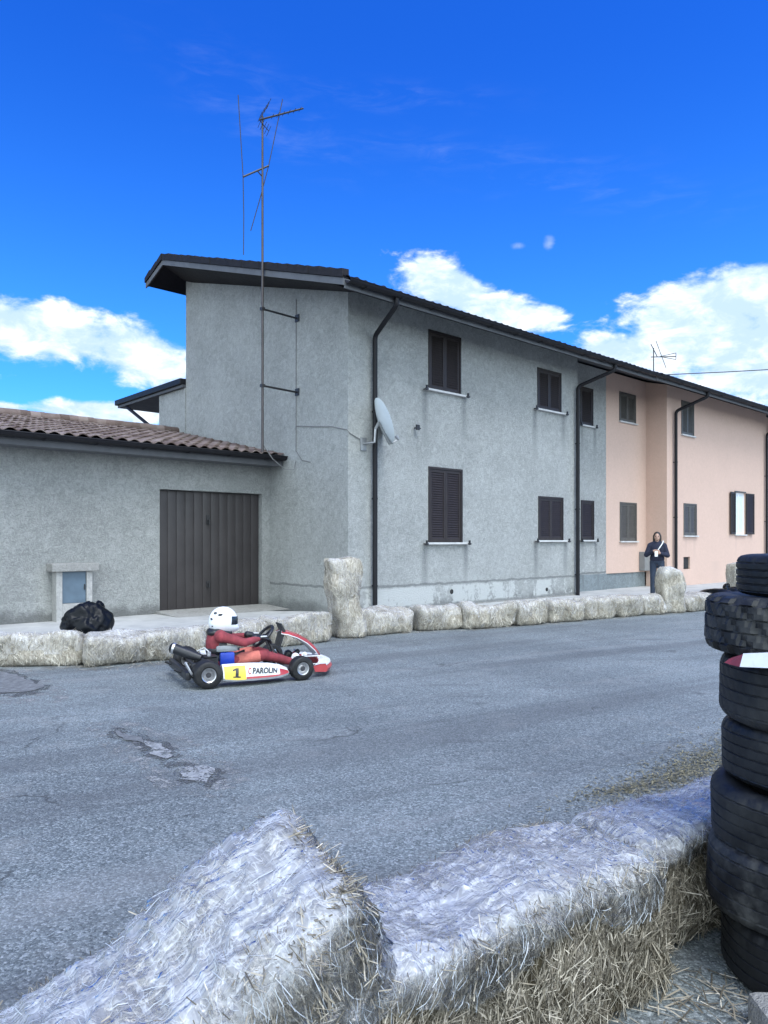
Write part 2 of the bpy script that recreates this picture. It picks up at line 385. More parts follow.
for b in [(40,332,120,30,-6,1.0),(135,352,75,34,-14,.95),(60,312,70,16,-4,.6),(95,412,80,13,0,1.0),(0,408,40,10,0,.8),
          (450,288,58,26,-20,1.1),(500,312,60,22,-14,1.0),(546,318,24,16,0,.95),(428,266,22,14,-20,.8),
          (700,325,80,46,14,1.15),(752,296,62,38,0,1.1),(645,348,50,24,10,1.0),(790,345,110,62,0,1.1),(606,352,46,20,8,1.0),
          (900,330,200,70,0,.9),(-160,340,150,50,0,.8)]:
    k = blob(*b); bl = k if bl is None else t.m('MAXIMUM', bl, k)
dens = t.m('ADD', bl, t.m('MULTIPLY', t.m('SUBTRACT', nn, .5), 2.1))
cm = t.ss(dens, .38, .70)
# small stray puffs and thin high cirrus
pf = t.m('MAXIMUM', blob(549,243,7,8,0,1), blob(518,246,9,4,0,.8))
pm = t.m('MULTIPLY', t.ss(t.m('ADD', pf, t.m('MULTIPLY', t.m('SUBTRACT', n2, .5), 1.4)), .45, 1.5), .35)
ci = t.m('MAXIMUM', t.m('MAXIMUM', blob(385,97,90,9,-3,1), blob(265,112,90,26,-20,.8)), t.m('MAXIMUM', blob(470,155,120,12,-8,.7), blob(560,185,140,16,-12,.6)))
cim = t.m('MULTIPLY', t.m('MULTIPLY', ci, t.ss(t.noise(t.scale(dirv, (3, 3, 14)), 5, 7, .6, .5), .42, .8)), .10)
# bright broken cloud added to the unseen sky behind the camera, lighting the walls
bk = t.ss(t.m('ADD', t.m('ADD', dy_, t.m('MULTIPLY', dz_, .32)), t.m('MULTIPLY', t.m('SUBTRACT', n1, .5), .9)), .12, -.28)
bk = t.m('MULTIPLY', bk, .92)
mask = t.m('MAXIMUM', t.m('MAXIMUM', cm, pm), cim)
shade = t.ss(t.m('ADD', t.m('MULTIPLY', n2, .6), t.m('MULTIPLY', n1, .4)), .42, .66)
hs = t.n('ShaderNodeHueSaturation'); hs.inputs['Saturation'].default_value = 1.22; hs.inputs['Value'].default_value = 1.0; hs.inputs['Hue'].default_value = .512
t.l(sky.outputs[0], hs.inputs['Color'])
SK = 0.10
def cl(c): return tuple(v/SK for v in c)
skyc = t.mix(1, hs.outputs[0], t.mix(t.ss(el, .62, .22), (.13,.56,1.15), t.mix(t.ss(el, .20, .0), (.27,.79,1.2), (.62,.66,.78))), 'MULTIPLY')
ccol = t.mix(shade, cl((.27,.36,.48)), cl((.60,.61,.62)))
c1 = t.mix(mask, skyc, ccol)
c2 = t.mix(bk, c1, cl((1.0,1.16,1.26)))
bg = t.n('ShaderNodeBackground'); t.l(c2, bg.inputs[0]); bg.inputs[1].default_value = SK
wo = t.n('ShaderNodeOutputWorld'); t.l(bg.outputs[0], wo.inputs[0])

# ------------------------------------------------------------------ ground, road, pavement
g = MB(); g.add([(-600,-600,-.03),(600,-600,-.03),(600,600,-.03),(-600,600,-.03)], [(0,1,2,3)])
tag(g.build('ground', G['ground']), kind='structure')
CX, CY = -.705, 14.5; D = Vector((.738,.674,0)); P_ = Vector((-.674,.738,0)); ANG = math.atan2(.674,.738)
def fw(u, v, z=0): return Vector((CX,CY,0)) + D*u + P_*v + Vector((0,0,z))
g = MB(); g.add([(-40,-8,0),(40,-8,0),(60,24,0),(30,34,0),(-40,24,0)], [(0,1,2,3,4)])
tag(g.build('road', G['asphalt']), kind='structure')
bale_line = [(-9.5,7.6),(-5.34,9.32),(-3.84,9.47),(-2.54,10.21),(-1.67,10.86),(-.68,11.96),(.6,13.0),(1.76,13.4),(3.22,14.27),(4.88,15.38),(6.2,16.22),(7.29,16.91),(14,21),(26,30)]
g = MB(); vs_ = []; fs = []
for i, (x, y) in enumerate(bale_line):
    p0 = Vector(bale_line[max(i-1,0)]); p1 = Vector(bale_line[min(i+1,len(bale_line)-1)])
    d = (p1-p0).normalized(); n = Vector((-d.y, d.x))
    F = Vector((x, y)) + n*.58
    r = F - Vector((CX, CY)); u = r.dot(D.xy)
    wv = 3.0 if u < -.3 else .9
    back = fw(max(u, -10), wv)
    z = .15
    vs_ += [(F.x, F.y, -.02), (F.x, F.y, z), (back.x, back.y, z)]
for i in range(len(bale_line)-1):
    k = i*3; fs += [(k, k+3, k+4, k+1), (k+1, k+4, k+5, k+2)]
g.add(vs_, fs); tag(g.build('pavement', G['pavement']), kind='structure')

def patch(name, m, pts, z, jit=.03, th=0.0):
    # irregular outline between traced corner points, lying on the road
    out = []
    n = len(pts)
    for i in range(n):
        a, b = Vector(pts[i]), Vector(pts[(i+1) % n])
        k = max(2, int((b-a).length/.06))
        for q in range(k):
            p = a.lerp(b, q/k); nz = noise.noise(Vector((p.x*9, p.y*9, z*50))); nz2 = noise.noise(Vector((p.y*8, p.x*8, 3)))
            out.append((p.x + nz*jit*1.6, p.y + nz2*jit*1.6, z))
    g = MB(); g.add(out, [tuple(range(len(out)))]); return tag(g.build(name, m), kind='structure')
def gnd(px, py, z=0):
    Z = (H-z)*740/(py-541); return ((px-384)/740*Z, Z)
patch('road_dust', G['dust'], [gnd(*p) for p in [(85,722),(125,720),(190,738),(235,765),(250,780),(215,800),(160,788),(125,765),(95,742)]], .003, .04)
patch('road_dust', G['dust'], [gnd(*p) for p in [(-60,664),(20,664),(60,684),(75,700),(30,706),(-60,702)]], .003, .04)
patch('road_crack', G['dark_tar'], [gnd(*p) for p in [(108,729),(118,727),(150,738),(172,744),(183,758),(178,762),(214,768),(224,772),(222,780),(205,787),(180,784),(172,768),(150,759),(138,750),(136,744),(116,740)]], .004, .05)
patch('road_hole_fill', G['pale_sand'], [gnd(*p) for p in [(143,742),(162,744),(172,756),(164,760),(152,754)]], .008, .03)
patch('road_hole_fill', G['pale_sand'], [gnd(*p) for p in [(178,768),(205,766),(216,772),(204,783),(181,780)]], .008, .03)
patch('road_hole_fill', G['patch'], [gnd(*p) for p in [(114,731),(138,738),(144,744),(126,740)]], .008, .03)
patch('road_crack', G['dark_tar'], [gnd(*p) for p in [(-60,674),(0,668),(22,674),(40,681),(49,688),(44,693),(20,697),(-12,697),(-60,697)]], .004, .06)
patch('road_patch', G['patch'], [gnd(*p) for p in [(-55,678),(2,672),(22,678),(40,684),(43,689),(34,691),(8,693),(-50,692)]], .008, .05)
# kerb stone near the camera at the right
g = MB(); g.box((0,-.5,-.05),(.5,.42,.1), .03)
k = g.build('kerb', G['concrete_dark'], smooth=40); k.location = (1.195,2.06,0); k.rotation_euler = (0,0,R(-2)); tag(k, kind='structure')

# ------------------------------------------------------------------ walls and windows
def wall_grid(g, u0, u1, z0, z1, v, holes, depth=.07, flip=False):
    us = sorted({u0, u1, *[h[0] for h in holes], *[h[1] for h in holes]}); zs = sorted({z0, z1, *[h[2] for h in holes], *[h[3] for h in holes]})
    for i in range(len(us)-1):
        for j in range(len(zs)-1):
            uc, zc = (us[i]+us[i+1])/2, (zs[j]+zs[j+1])/2
            if any(h[0] < uc < h[1] and h[2] < zc < h[3] for h in holes): continue
            g.add([(us[i],v,zs[j]),(us[i+1],v,zs[j]),(us[i+1],v,zs[j+1]),(us[i],v,zs[j+1])], [(0,1,2,3)])
    for (a, b, c, d) in holes:
        q = v + depth
        g.add([(a,v,c),(b,v,c),(b,v,d),(a,v,d),(a,q,c),(b,q,c),(b,q,d),(a,q,d)], [(0,4,5,1),(1,5,6,2),(2,6,7,3),(3,7,4,0),(4,5,6,7)])
def weld(o, d=.0005):
    bm = bmesh.new(); bm.from_mesh(o.data); bmesh.ops.remove_doubles(bm, verts=bm.verts[:], dist=d)
    bmesh.ops.recalc_face_normals(bm, faces=bm.faces[:]); bm.to_mesh(o.data); bm.free()
def leaf(w, h, slat=.05):
    g = MB(); s = .055
    g.box((0,-.02,0),(s,.02,h)); g.box((w-s,-.02,0),(w,.02,h)); g.box((s,-.0185,0),(w-s,.0185,.075)); g.box((s,-.0185,h-.065),(w-s,.0185,h))
    n = max(4, int((h-.14)/slat)); st = (h-.14)/n
    for i in range(n):
        z = .075 + i*st
        g.add([(s,-.017,z),(w-s,-.017,z),(w-s,.012,z+st*1.12),(s,.012,z+st*1.12),(s,-.017,z+.009),(w-s,-.017,z+.009),(w-s,.012,z+st*1.12+.009),(s,.012,z+st*1.12+.009)],
              [(0,1,2,3),(4,5,6,7),(0,1,5,4),(2,3,7,6)])
    return g
def window(parent, r, v, m, sill_over=.12, catch=True, two=True):
    a, b, c, d = r
    g = MB(); f = .05
    g.box((a+.002,v-.015,c+.002),(a+f,v+.065,d-.002)); g.box((b-f,v-.015,c+.002),(b-.002,v+.065,d-.002)); g.box((a+f,v-.014,d-f),(b-f,v+.065,d-.002))
    g.box((a+f,v+.05,c+.002),(b-f,v+.062,d-f))
    w = g.build('window', m, parent)
    A, B = a+f+.003, b-f-.003; n = 2 if two else 1; lw = (B-A)/n
    for k in range(n):
        o = leaf(lw-.004, d-f-c-.012).build('shutter', m, w, fix=False); o.location = (A+k*lw+.002, v+.022, c+.008)
    g = MB(); g.box((a-sill_over,v-.075,c-.045),(b+sill_over,v+.06,c-.001), .006); g.build('sill', G['sill'], w)
    if catch:
        for (x) in (a-sill_over-.02, b+sill_over+.02):
            g = MB(); g.tube([(x,v+.01,c-.03),(x,v-.09,c-.03)], .012, 6); g.box((x-.05,v-.11,c-.05),(x+.05,v-.085,c-.02)); g.box((x-.018,v-.115,c-.06),(x+.018,v-.08,c+.045))
            g.build('shutter_catch', G['iron'], w)
    return w
SL = .298
def slope_roof(parent, u0, u1, v0, v1, zf, th, m_deck, m_tile, period=.22, rows=.36, mirror=None, verge=True):
    """timber deck with clay tiles on it; zf(v) is the height of the soffit"""
    g = MB()
    g.add([(u0,v0,zf(v0)),(u1,v0,zf(v0)),(u1,v1,zf(v1)),(u0,v1,zf(v1)),(u0,v0,zf(v0)+th),(u1,v0,zf(v0)+th),(u1,v1,zf(v1)+th),(u0,v1,zf(v1)+th)],
          [(3,2,1,0),(4,5,6,7),(0,1,5,4),(1,2,6,5),(2,3,7,6),(3,0,4,7)])
    roof = g.build('roof', m_deck, parent)
    t_ = tiles(u0-.03, u1, v0-.06, v1, zf, th, period, rows).build('roof_tiles', m_tile, roof, smooth=50, fix=False)
    return roof
def tiles(u0, u1, v0, v1, zf, th, period, rows):
    g = MB(); per = 10; nu = int((u1-u0)/period*per); du = (u1-u0)/nu
    nr = max(1, int(abs(v1-v0)/rows)); dv = (v1-v0)/nr
    rnd = random.Random(int(u0*100))
    for r in range(nr):
        va, vb = v0+r*dv, v0+(r+1)*dv + dv*.12
        o = len(g.v); jit = {}
        for i in range(nu+1):
            u = u0+i*du; k = int(i/per)
            j = jit.setdefault(k, (rnd.uniform(-.015,.015), rnd.uniform(-.006,.006)))
            ph = (i % per)/per
            prof = .028*math.sin(math.pi*min(ph/.62,1)) if ph < .62 else -.022*math.sin(math.pi*(ph-.62)/.38)
            za = zf(va)+th+.045+prof+j[1]; zb = zf(vb)+th+.012+prof*.86
            g.v += [(u, va+j[0], za-.02), (u, va+j[0], za), (u, vb, zb)]
        for i in range(nu):
            q = o+i*3; g.f += [(q, q+3, q+4, q+1), (q+1, q+4, q+5, q+2)]
    return g
def gutter(parent, u0, u1, v, z, r=.075):
    g = MB(); prof = []
    n = 10
    for k in range(n+1):
        an = math.pi + math.pi*k/n; prof.append((v+r*math.cos(an), z+r*math.sin(an)))
    for k in range(n+1):
        an = 2*math.pi - math.pi*k/n; prof.append((v+(r-.008)*math.cos(an), z+(r-.008)*math.sin(an)))
    g.prism(prof, u0, u1, 'X')
    # small rolled lip and brackets
    g.tube([(u0,v-r,z),(u1,v-r,z)], .012, 6)
    u = u0+.4
    while u < u1:
        g.box((u-.012,v-r-.006,z-r-.006),(u+.012,v+r+.004,z-r+.002)); u += .9
    return g.build('gutter', G['gutter'], parent, smooth=40)
def downpipe(parent, pts, r=.05):
    # rounded corners
    P = [Vector(p) for p in pts]; out = [P[0]]
    for i in range(1, len(P)-1):
        a = (P[i-1]-P[i]); b = (P[i+1]-P[i]); q = min(.1, a.length*.4, b.length*.4)
        A = P[i]+a.normalized()*q; B = P[i]+b.normalized()*q
        for k in range(5):
            s = k/4; out.append(A.lerp(P[i], s).lerp(P[i].lerp(B, s), s))
    out.append(P[-1])
    g = MB(); g.tube(out, r, 12)
    x, y = P[-1].x, P[-1].y
    z = P[-1].z + .6
    while z < P[-2].z-.1:
        g.tube([(x,y,z-.015),(x,y,z+.015)], r+.007, 12); g.box((x-.012,y+r-.01,z-.012),(x+.012,y+r+.04,z+.012)); z += 1.75
    return g.build('downpipe', G['gutter'], parent, smooth=40)

RV = 6.3
SL = .325
def zf(v): return 6.53 + SL*v if v <= RV else 6.53 + SL*RV - .35*(v-RV)
def zw(v): return 6.50 + .287*v
# --- grey house
grey = thing('house', 'grey roughcast two-storey house with brown louvred shutters and a high sloping eave', 'house', (CX,CY,0), ANG)
g = MB()
wall_grid(g, 0, 8.0, -.2, 6.515, 0, W1)
wall_grid(g, 8.0, 10.6, -.2, 6.70, .7, W3)
g.add([(8.0,0,-.2),(8.0,.7,-.2),(8.0,.7,6.70),(8.0,0,6.515)], [(0,1,2,3)])
DB = 6.66
g.add([(0,0,-.2),(0,DB,-.2),(0,DB,zf(DB)-.005),(0,0,6.515)], [(3,2,1,0)])
g.add([(0,DB,-.2),(10.6,DB,-.2),(10.6,DB,zf(DB)-.005),(0,DB,zf(DB)-.005)], [(3,2,1,0)])
w = g.build('wall', G['stucco_grey'], grey, fix=False); weld(w)
# rear annex wall and flat porch roof with its strut
g = MB(); g.box((-.02,DB+.003,-.2),(5,8.18,5.62)); g.build('annex_wall', G['stucco_grey'], grey)
g = MB(); g.box((-.1,DB+.01,5.625),(5.2,10.8,5.70)); pr = g.build('porch_roof', G['fascia'], grey)
g = MB(); g.box((-.16,DB+.012,5.703),(5.26,10.9,5.86), .02); g.build('porch_roof_tiles', G['gutter'], pr)
g = MB(); g.tube([(-.03,10.35,5.62),(-.03,8.1,4.55)], .05, 8); g.build('strut', G['gutter'], pr)
# plinth courses
g = MB(); g.box((0.02,-.02,-.2),(7.985,-.002,.18)); g.build('plinth', G['concrete_dark'], grey)
g = MB(); g.box((8.02,.66,-.2),(10.58,.697,.62), .004); g.build('plinth', G['plinth'], grey)
for r in W1: window(grey, r, 0, G['shutter'])
for r in W3: window(grey, r, .7, G['shutter'], .04, True, False)
OV, EV, BK = .80, .85, 7.24      # verge, eave and rear overhangs
roof = slope_roof(grey, -OV, 10.6, -EV, RV, zf, .09, G['fascia'], G['gutter'])
def rear(u0, u1, dz=0):
    g = MB(); a_, b_ = zf(RV)+dz, zf(BK)+dz
    g.add([(u0,RV+.002,a_),(u1,RV+.002,a_),(u1,BK,b_),(u0,BK,b_),(u0,RV+.002,a_+.12),(u1,RV+.002,a_+.12),(u1,BK,b_+.12),(u0,BK,b_+.12)],
          [(3,2,1,0),(4,5,6,7),(0,1,5,4),(1,2,6,5),(2,3,7,6),(3,0,4,7)]); g.build('rear_slope', G['gutter'], roof)
rear(-OV, 10.6)
# boarded soffit under the verge
g = MB(); pv = [-.45, 2.0, 4.2, RV, BK-.02]
for v in pv:
    g.v += [(-OV, v, zf(v)-.035), (-.004, v, zw(min(v, 6.7))-.02 + .4*max(0, v-6.7)), (-OV, v, zf(v)-.02), (-.004, v, zw(min(v, 6.7)) + .4*max(0, v-6.7))]
g.f = [(i*4+a_, i*4+4+a_, i*4+5+a_, i*4+1+a_) for i in range(4) for a_ in (0, 2)] + [(16,17,19,18)]
g.build('verge_soffit', G['verge'], roof)
# barge board on the gable verge and fascia on the eave
def rake(x0, x1, lo, hi, name, m):
    g = MB()
    for v in (-EV-.02, RV, BK+.03): g.v += [(x0,v,zf(v)+lo), (x0,v,zf(v)+hi), (x1,v,zf(v)+hi), (x1,v,zf(v)+lo)]
    g.f = [(i*4+k, i*4+(k+1)%4, i*4+4+(k+1)%4, i*4+4+k) for i in range(2) for k in range(4)] + [(0,1,2,3),(8,9,10,11)]
    return g.build(name, m, roof)
rake(-OV-.03, -OV-.002, -.04, .085, 'barge_board', G['soffit_light'])
g = MB(); v = -EV-.02; k = 0
while v < BK:
    e_ = min(v+.38, BK+.03)
    if v < RV < e_: e_ = RV + .02
    j = random.uniform(-.006,.008)
    def zz(q, h): return zf(q)+h
    a0, a1 = -OV-.06+j, -OV+.10
    g.add([(a0,v,zz(v,.093)),(a1,v,zz(v,.093)),(a1,e_,zz(e_,.093)),(a0,e_,zz(e_,.093)),(a0,v,zz(v,.255+j)),(a1,v,zz(v,.27+j)),(a1,e_,zz(e_,.225+j)),(a0,e_,zz(e_,.215+j))],
          [(3,2,1,0),(4,5,6,7),(0,1,5,4),(1,2,6,5),(2,3,7,6),(3,0,4,7)]); v = (e_ - .01 if abs(e_-RV-.02) < .001 else e_ - .04) if e_ < BK else BK+1; k += 1
g.build('verge_tiles', G['verge'], roof)
g = MB(); g.box((-OV,-EV-.03,zf(-EV)-.10),(10.6,-EV-.003,zf(-EV)+.07)); g.build('fascia', G['soffit_light'], roof)
gutter(grey, -OV, 10.6, -EV-.115, zf(-EV)+.05, .085)
downpipe(grey, [(.42+.0,-.95,6.22),(.42,-.93,6.08),(.63,-.09,5.72),(.63,-.09,.1)])
downpipe(grey, [(8.3,-.95,6.22),(8.3,-.93,6.08),(7.88,-.09,5.72),(7.88,-.09,.1)])
g = MB(); g.tube([(1.83,.01,4.0),(1.83,-.1,4.0)], .012, 6); g.box((1.78,-.115,3.95),(1.88,-.09,4.06)); g.box((1.74,-.11,3.98),(1.92,-.095,4.0)); g.build('wall_hook', G['iron'], grey)
for (u, z, r) in ((3.0,.47,.055),(6.6,.36,.05)):
    g = MB(); g.lathe([(0,-.012),(r*.7,-.012),(r,-.006),(r,.004)], (u,0,z), 'Y', 14); g.build('wall_vent', G['dark_hole'], grey)

# --- pink house
pink = thing('house', 'pink plastered two-storey house attached to the grey one, with one window open', 'house', (CX,CY,0), ANG)
P0 = [(11.35,12.35,5.29,6.19),(11.38,12.40,1.60,2.8)]
P1 = [(13.96,14.86,5.06,6.16),(14.12,15.06,1.78,2.83)]
OP = (18.1,19.0,1.84,3.36); VENT = (14.12,14.58,.68,1.08)
g = MB()
wall_grid(g, 10.603, 13.0, .62, 6.70, .7, P0)
g.add([(13.0,0,-.2),(13.0,.7,-.2),(13.0,.7,6.70),(13.0,0,6.515)], [(3,2,1,0)])
wall_grid(g, 13.0, 21.0, -.2, 6.515, 0, P1 + [OP, VENT], .1)
g.add([(21.0,0,-.2),(21.0,.7,-.2),(21.0,.7,6.70),(21.0,0,6.515)], [(0,1,2,3)])
wall_grid(g, 21.0, 26.0, -.2, 6.70, .7, [])
g.add([(26,.7,-.2),(26,DB,-.2),(26,DB,zf(DB)-.005),(26,.7,6.70)], [(0,1,2,3)])
g.add([(10.603,DB,-.2),(26,DB,-.2),(26,DB,zf(DB)-.005),(10.603,DB,zf(DB)-.005)], [(3,2,1,0)])
g.add([(10.603,.7,.62),(13,.7,.62),(13,.8,.62),(10.603,.8,.62)], [(0,1,2,3)])
w = g.build('wall', G['stucco_pink'], pink, fix=False); weld(w)
g = MB(); g.box((10.603,.74,-.2),(12.995,.9,.617)); g.build('plinth', G['plinth'], pink)
for r in P0: window(pink, r, .7, G['shutter_old'], .03, False)
for r in P1: window(pink, r, 0, G['shutter_old'], .03, False)
a, b, c, d = OP
g = MB(); g.box((a+.002,.04,c+.002),(a+.07,.09,d-.002)); g.box((b-.07,.04,c+.002),(b-.002,.09,d-.002)); g.box((a+.07,.041,c+.002),(b-.07,.09,c+.07)); g.box((a+.07,.041,d-.07),(b-.07,.09,d-.002)); g.box(((a+b)/2-.03,.042,c+.07),((a+b)/2+.03,.09,d-.07))
w = g.build('window', G['white_plastic'], pink); w['label'] = 'open window with a white frame and pale curtain'
g = MB(); g.box((a+.07,.06,c+.07),((a+b)/2-.03,.07,d-.07)); g.box(((a+b)/2+.03,.06,c+.07),(b-.07,.07,d-.07)); g.build('pane', G['pane'], w)
g = MB(); g.box((a-.05,-.07,c-.045),(b+.05,.04,c-.001), .006); g.build('sill', G['sill'], w)
g = MB(); g.box((a-.03,-.03,d+.002),(b+.03,.02,d+.05)); g.build('lintel_frame', G['shutter_old'], w)
o = leaf(.48, d-c-.01).build('shutter', G['shutter'], w); o.location = (a-.02,-.03,c+.005); o.rotation_euler = (0,0,R(-176))
o = leaf(.60, d-c-.01).build('shutter', G['shutter'], w); o.location = (b+.02,-.03,c+.005); o.rotation_euler = (0,0,R(-5))
a, b, c, d = VENT
g = MB(); g.box((a+.01,.05,c+.01),(b-.01,.08,d-.01)); g.box((a+.02,.03,c+.02),(a+.2,.05,d-.02)); g.build('meter_niche', G['dark_hole'], pink)
roof = slope_roof(pink, 10.603, 26.3, -EV-.02, RV, lambda v: zf(v)+.012, .09, G['fascia'], G['gutter'])
rear(10.603, 26.3, .012)
g = MB(); g.box((10.605,-EV-.05,zf(-EV)-.09),(26.3,-EV-.023,zf(-EV)+.08)); g.build('fascia', G['soffit_light'], roof)
gutter(pink, 10.62, 26.3, -EV-.135, zf(-EV)+.065, .085)
for (ua, ub) in ((13.75,13.42),(21.1,20.82)):
    downpipe(pink, [(ua,-.97,6.24),(ua,-.95,6.1),(ub,-.09,5.72),(ub,-.09,0)])
g = MB(); g.box((12.55,.5,.66),(12.95,.695,1.26), .01); tag(g.build('meter_box', G['meter_grey']), 'grey metal meter box fixed to the pink wall beside the standing person', 'meter box')
mb = bpy.data.objects['meter_box']; mb.location = (CX,CY,0); mb.rotation_euler = (0,0,ANG)

# --- garage
gar = thing('garage', 'low grey roughcast garage with brown ribbed door and clay tile roof', 'garage', (CX,CY,0), ANG)
GV = 2.73; DR = (-2.61,-.21,.14,2.64)
def zg(v): return 3.36 + .207*(v-2.22) if v <= 7.1 else 3.36 + .207*(4.88) - .207*(v-7.1)
g = MB(); wall_grid(g, -9.5, -.004, -.2, 3.45, GV, [DR], .16)
g.add([(-9.5,GV,-.2),(-9.5,11.5,-.2),(-9.5,11.5,3.4),(-9.5,7.1,4.3),(-9.5,GV,3.45)], [(0,1,2,3,4)])
g.add([(-9.5,11.5,-.2),(-.03,11.5,-.2),(-.03,11.5,3.4),(-9.5,11.5,3.4)], [(0,1,2,3)])
w = g.build('wall', G['stucco_garage'], gar, fix=False); weld(w)
g = MB(); nb = 12; u = DR[0]+.02; wdt = (DR[1]-DR[0]-.04)/nb
g.box((DR[0]+.01,GV+.125,.145),(DR[1]-.01,GV+.15,2.63))
for i in range(nb):
    g.box((u+i*wdt+.005,GV+.112,.16),(u+(i+1)*wdt-.005,GV+.128,2.62), .006)
gd = g.build('door', G['garage_door'], gar, smooth=30)
for z in (1.95,.62):
    g = MB(); g.box((-1.52,GV+.09,z),(-1.44,GV+.11,z+.2 if z > 1 else z+.14), .008); g.tube([(-1.48,GV+.1,z+.08),(-1.48,GV+.05,z+.08)], .012, 8); g.box((-1.495,GV+.04,z+.0),(-1.465,GV+.055,z+.1)); g.build('handle' if z < 1 else 'lock', G['iron'], gd)
roof = slope_roof(gar, -9.9, -.03, 2.22, 7.1, zg, .10, G['fascia'], G['tile'], .24, .36)
g = MB(); g.add([(-9.9,7.1,zg(7.1)),(-.03,7.1,zg(7.1)),(-.03,12,zg(12)),(-9.9,12,zg(12)),(-9.9,7.1,zg(7.1)+.1),(-.03,7.1,zg(7.1)+.1),(-.03,12,zg(12)+.1),(-9.9,12,zg(12)+.1)],
     [(3,2,1,0),(4,5,6,7),(0,1,5,4),(1,2,6,5),(2,3,7,6),(3,0,4,7)]); g.build('rear_slope', G['tile'], roof)
g = MB()
u = -9.9
while u < -.3:
    rr = random.uniform(-.008,.012)
    g.tube([(u,7.1,zg(7.1)+.13+rr),(u+.42,7.1,zg(7.1)+.15+rr)], [.13,.115], 12); u += .38
g.build('ridge_tiles', G['tile'], roof, smooth=40)
g = MB(); g.box((-9.9,2.188,3.22),(-.03,2.217,3.44)); g.build('fascia', G['fascia'], roof)
g = MB(); g.box((-9.5,2.22,3.235),(-.035,2.728,3.262)); g.build('soffit', G['soffit_light'], roof)
gutter(gar, -9.9, -.02, 2.10, 3.42, .085)
# doorstep ramp
g = MB(); g.add([(-2.7,GV+.15,.152),(-.12,GV+.15,.152),(-.12,GV-.95,.152),(-2.7,GV-.95,.152),(-2.7,GV+.15,.2),(-.12,GV+.15,.2),(-.12,GV-.1,.2),(-2.7,GV-.1,.2)], [(0,1,2,3),(4,5,6,7),(7,6,2,3),(0,3,7,4),(1,2,6,5)])
g.build('doorstep', G['concrete_dark'], gar)

# --- utility cabinet against the garage wall
ut = thing('utility_cabinet', 'concrete meter pillar with blue-grey door and stone cap against the garage wall', 'utility cabinet', fw(-4.36,GV,.15), ANG); ut.scale = (.88,.9,1)
g = MB(); g.box((-.36,-.26,-.06),(-.24,-.004,.9), .01); g.box((.25,-.26,-.06),(.37,-.004,.9), .01); g.box((-.24,-.255,-.06),(.25,-.004,.32), .006); g.box((-.24,-.2,.32),(.25,-.004,.9)); g.build('pillar', G['concrete'], ut)
g = MB(); g.box((-.47,-.34,.9),(.48,-.004,1.05), .018); g.build('cap', G['concrete_dark'], ut)
g = MB(); g.box((-.235,-.225,.325),(.245,-.202,.895), .006); g.box((.06,-.23,.37),(.2,-.224,.45)); dd = g.build('door', G['panel_blue'], ut)
g = MB(); g.box((.205,-.245,.56),(.225,-.226,.66)); g.build('handle', G['iron'], dd)

# --- mast antenna
an = thing('antenna', 'tall television mast with yagi and rod aerials bracketed to the grey side wall', 'antenna', fw(-.88,1.68,0), ANG)
g = MB(); g.tube([(0,0,3.42),(0,0,6.8),(.0,0,10.3)], [.028,.026,.02], 10); g.build('mast', G['rusty'], an, smooth=40)
for z in (6.35,4.78):
    g = MB(); g.tube([(0,0,z),(.876,0,z-.02)], .022, 8); g.box((-.04,-.04,z-.03),(.04,.04,z+.03)); g.box((.857,-.07,z-.09),(.876,.07,z+.06)); g.build('wall_bracket', G['iron'], an)
# camera-facing helper axes: use world directions expressed in the antenna's frame
def toan(X, Y, Z):      # world offset from mast axis -> local
    w_ = Vector((X, Y, 0)); return (w_.dot(D), w_.dot(P_), Z)
g = MB(); A = toan(-.06,-.05,10.19); B = toan(.80,.30,10.63); g.tube([A, B], .018, 6)
Av, Bv = Vector(A), Vector(B)
bd = (Bv-Av).normalized(); perp = Vector((0,0,1)).cross(bd).normalized()
for k, s in enumerate((.3,.42,.55,.68,.8,.93)):
    c_ = Av.lerp(Bv, s); g.tube([c_-perp*.10, c_+perp*.10], .005, 5)
for sgn in (1, -1):       # corner reflector
    for k in range(5):
        q = Av + bd*(.02+.05*k) + Vector((0,0,sgn*(.06+.055*k))); g.tube([q-perp*.2, q+perp*.2], .005, 5)
    g.tube([Av, Av+bd*.22+Vector((0,0,sgn*.28))], .008, 5)
g.build('yagi_antenna', G['iron'], an)
g = MB(); A = Vector(toan(-.35,-.25,8.93)); B = Vector(toan(.11,.1,9.33)); g.tube([A, B], .02, 6)
g.tube([A.lerp(B,.55), (0,0,9.05)], .012, 6)
def rod(c, top, bot): g.tube([c+top, c+top*.5+Vector((0,0,0)), c, c+bot*.5+Vector((.01,0,0)), c+bot], .009, 6)
rod(A, Vector(toan(-.10,0,1.65)), Vector(toan(.0,.05,-1.55)))
rod(B, Vector(toan(.28,.05,1.4)), Vector(toan(-.36,-.05,-1.36)))
g.build('rod_antenna', G['iron'], an)

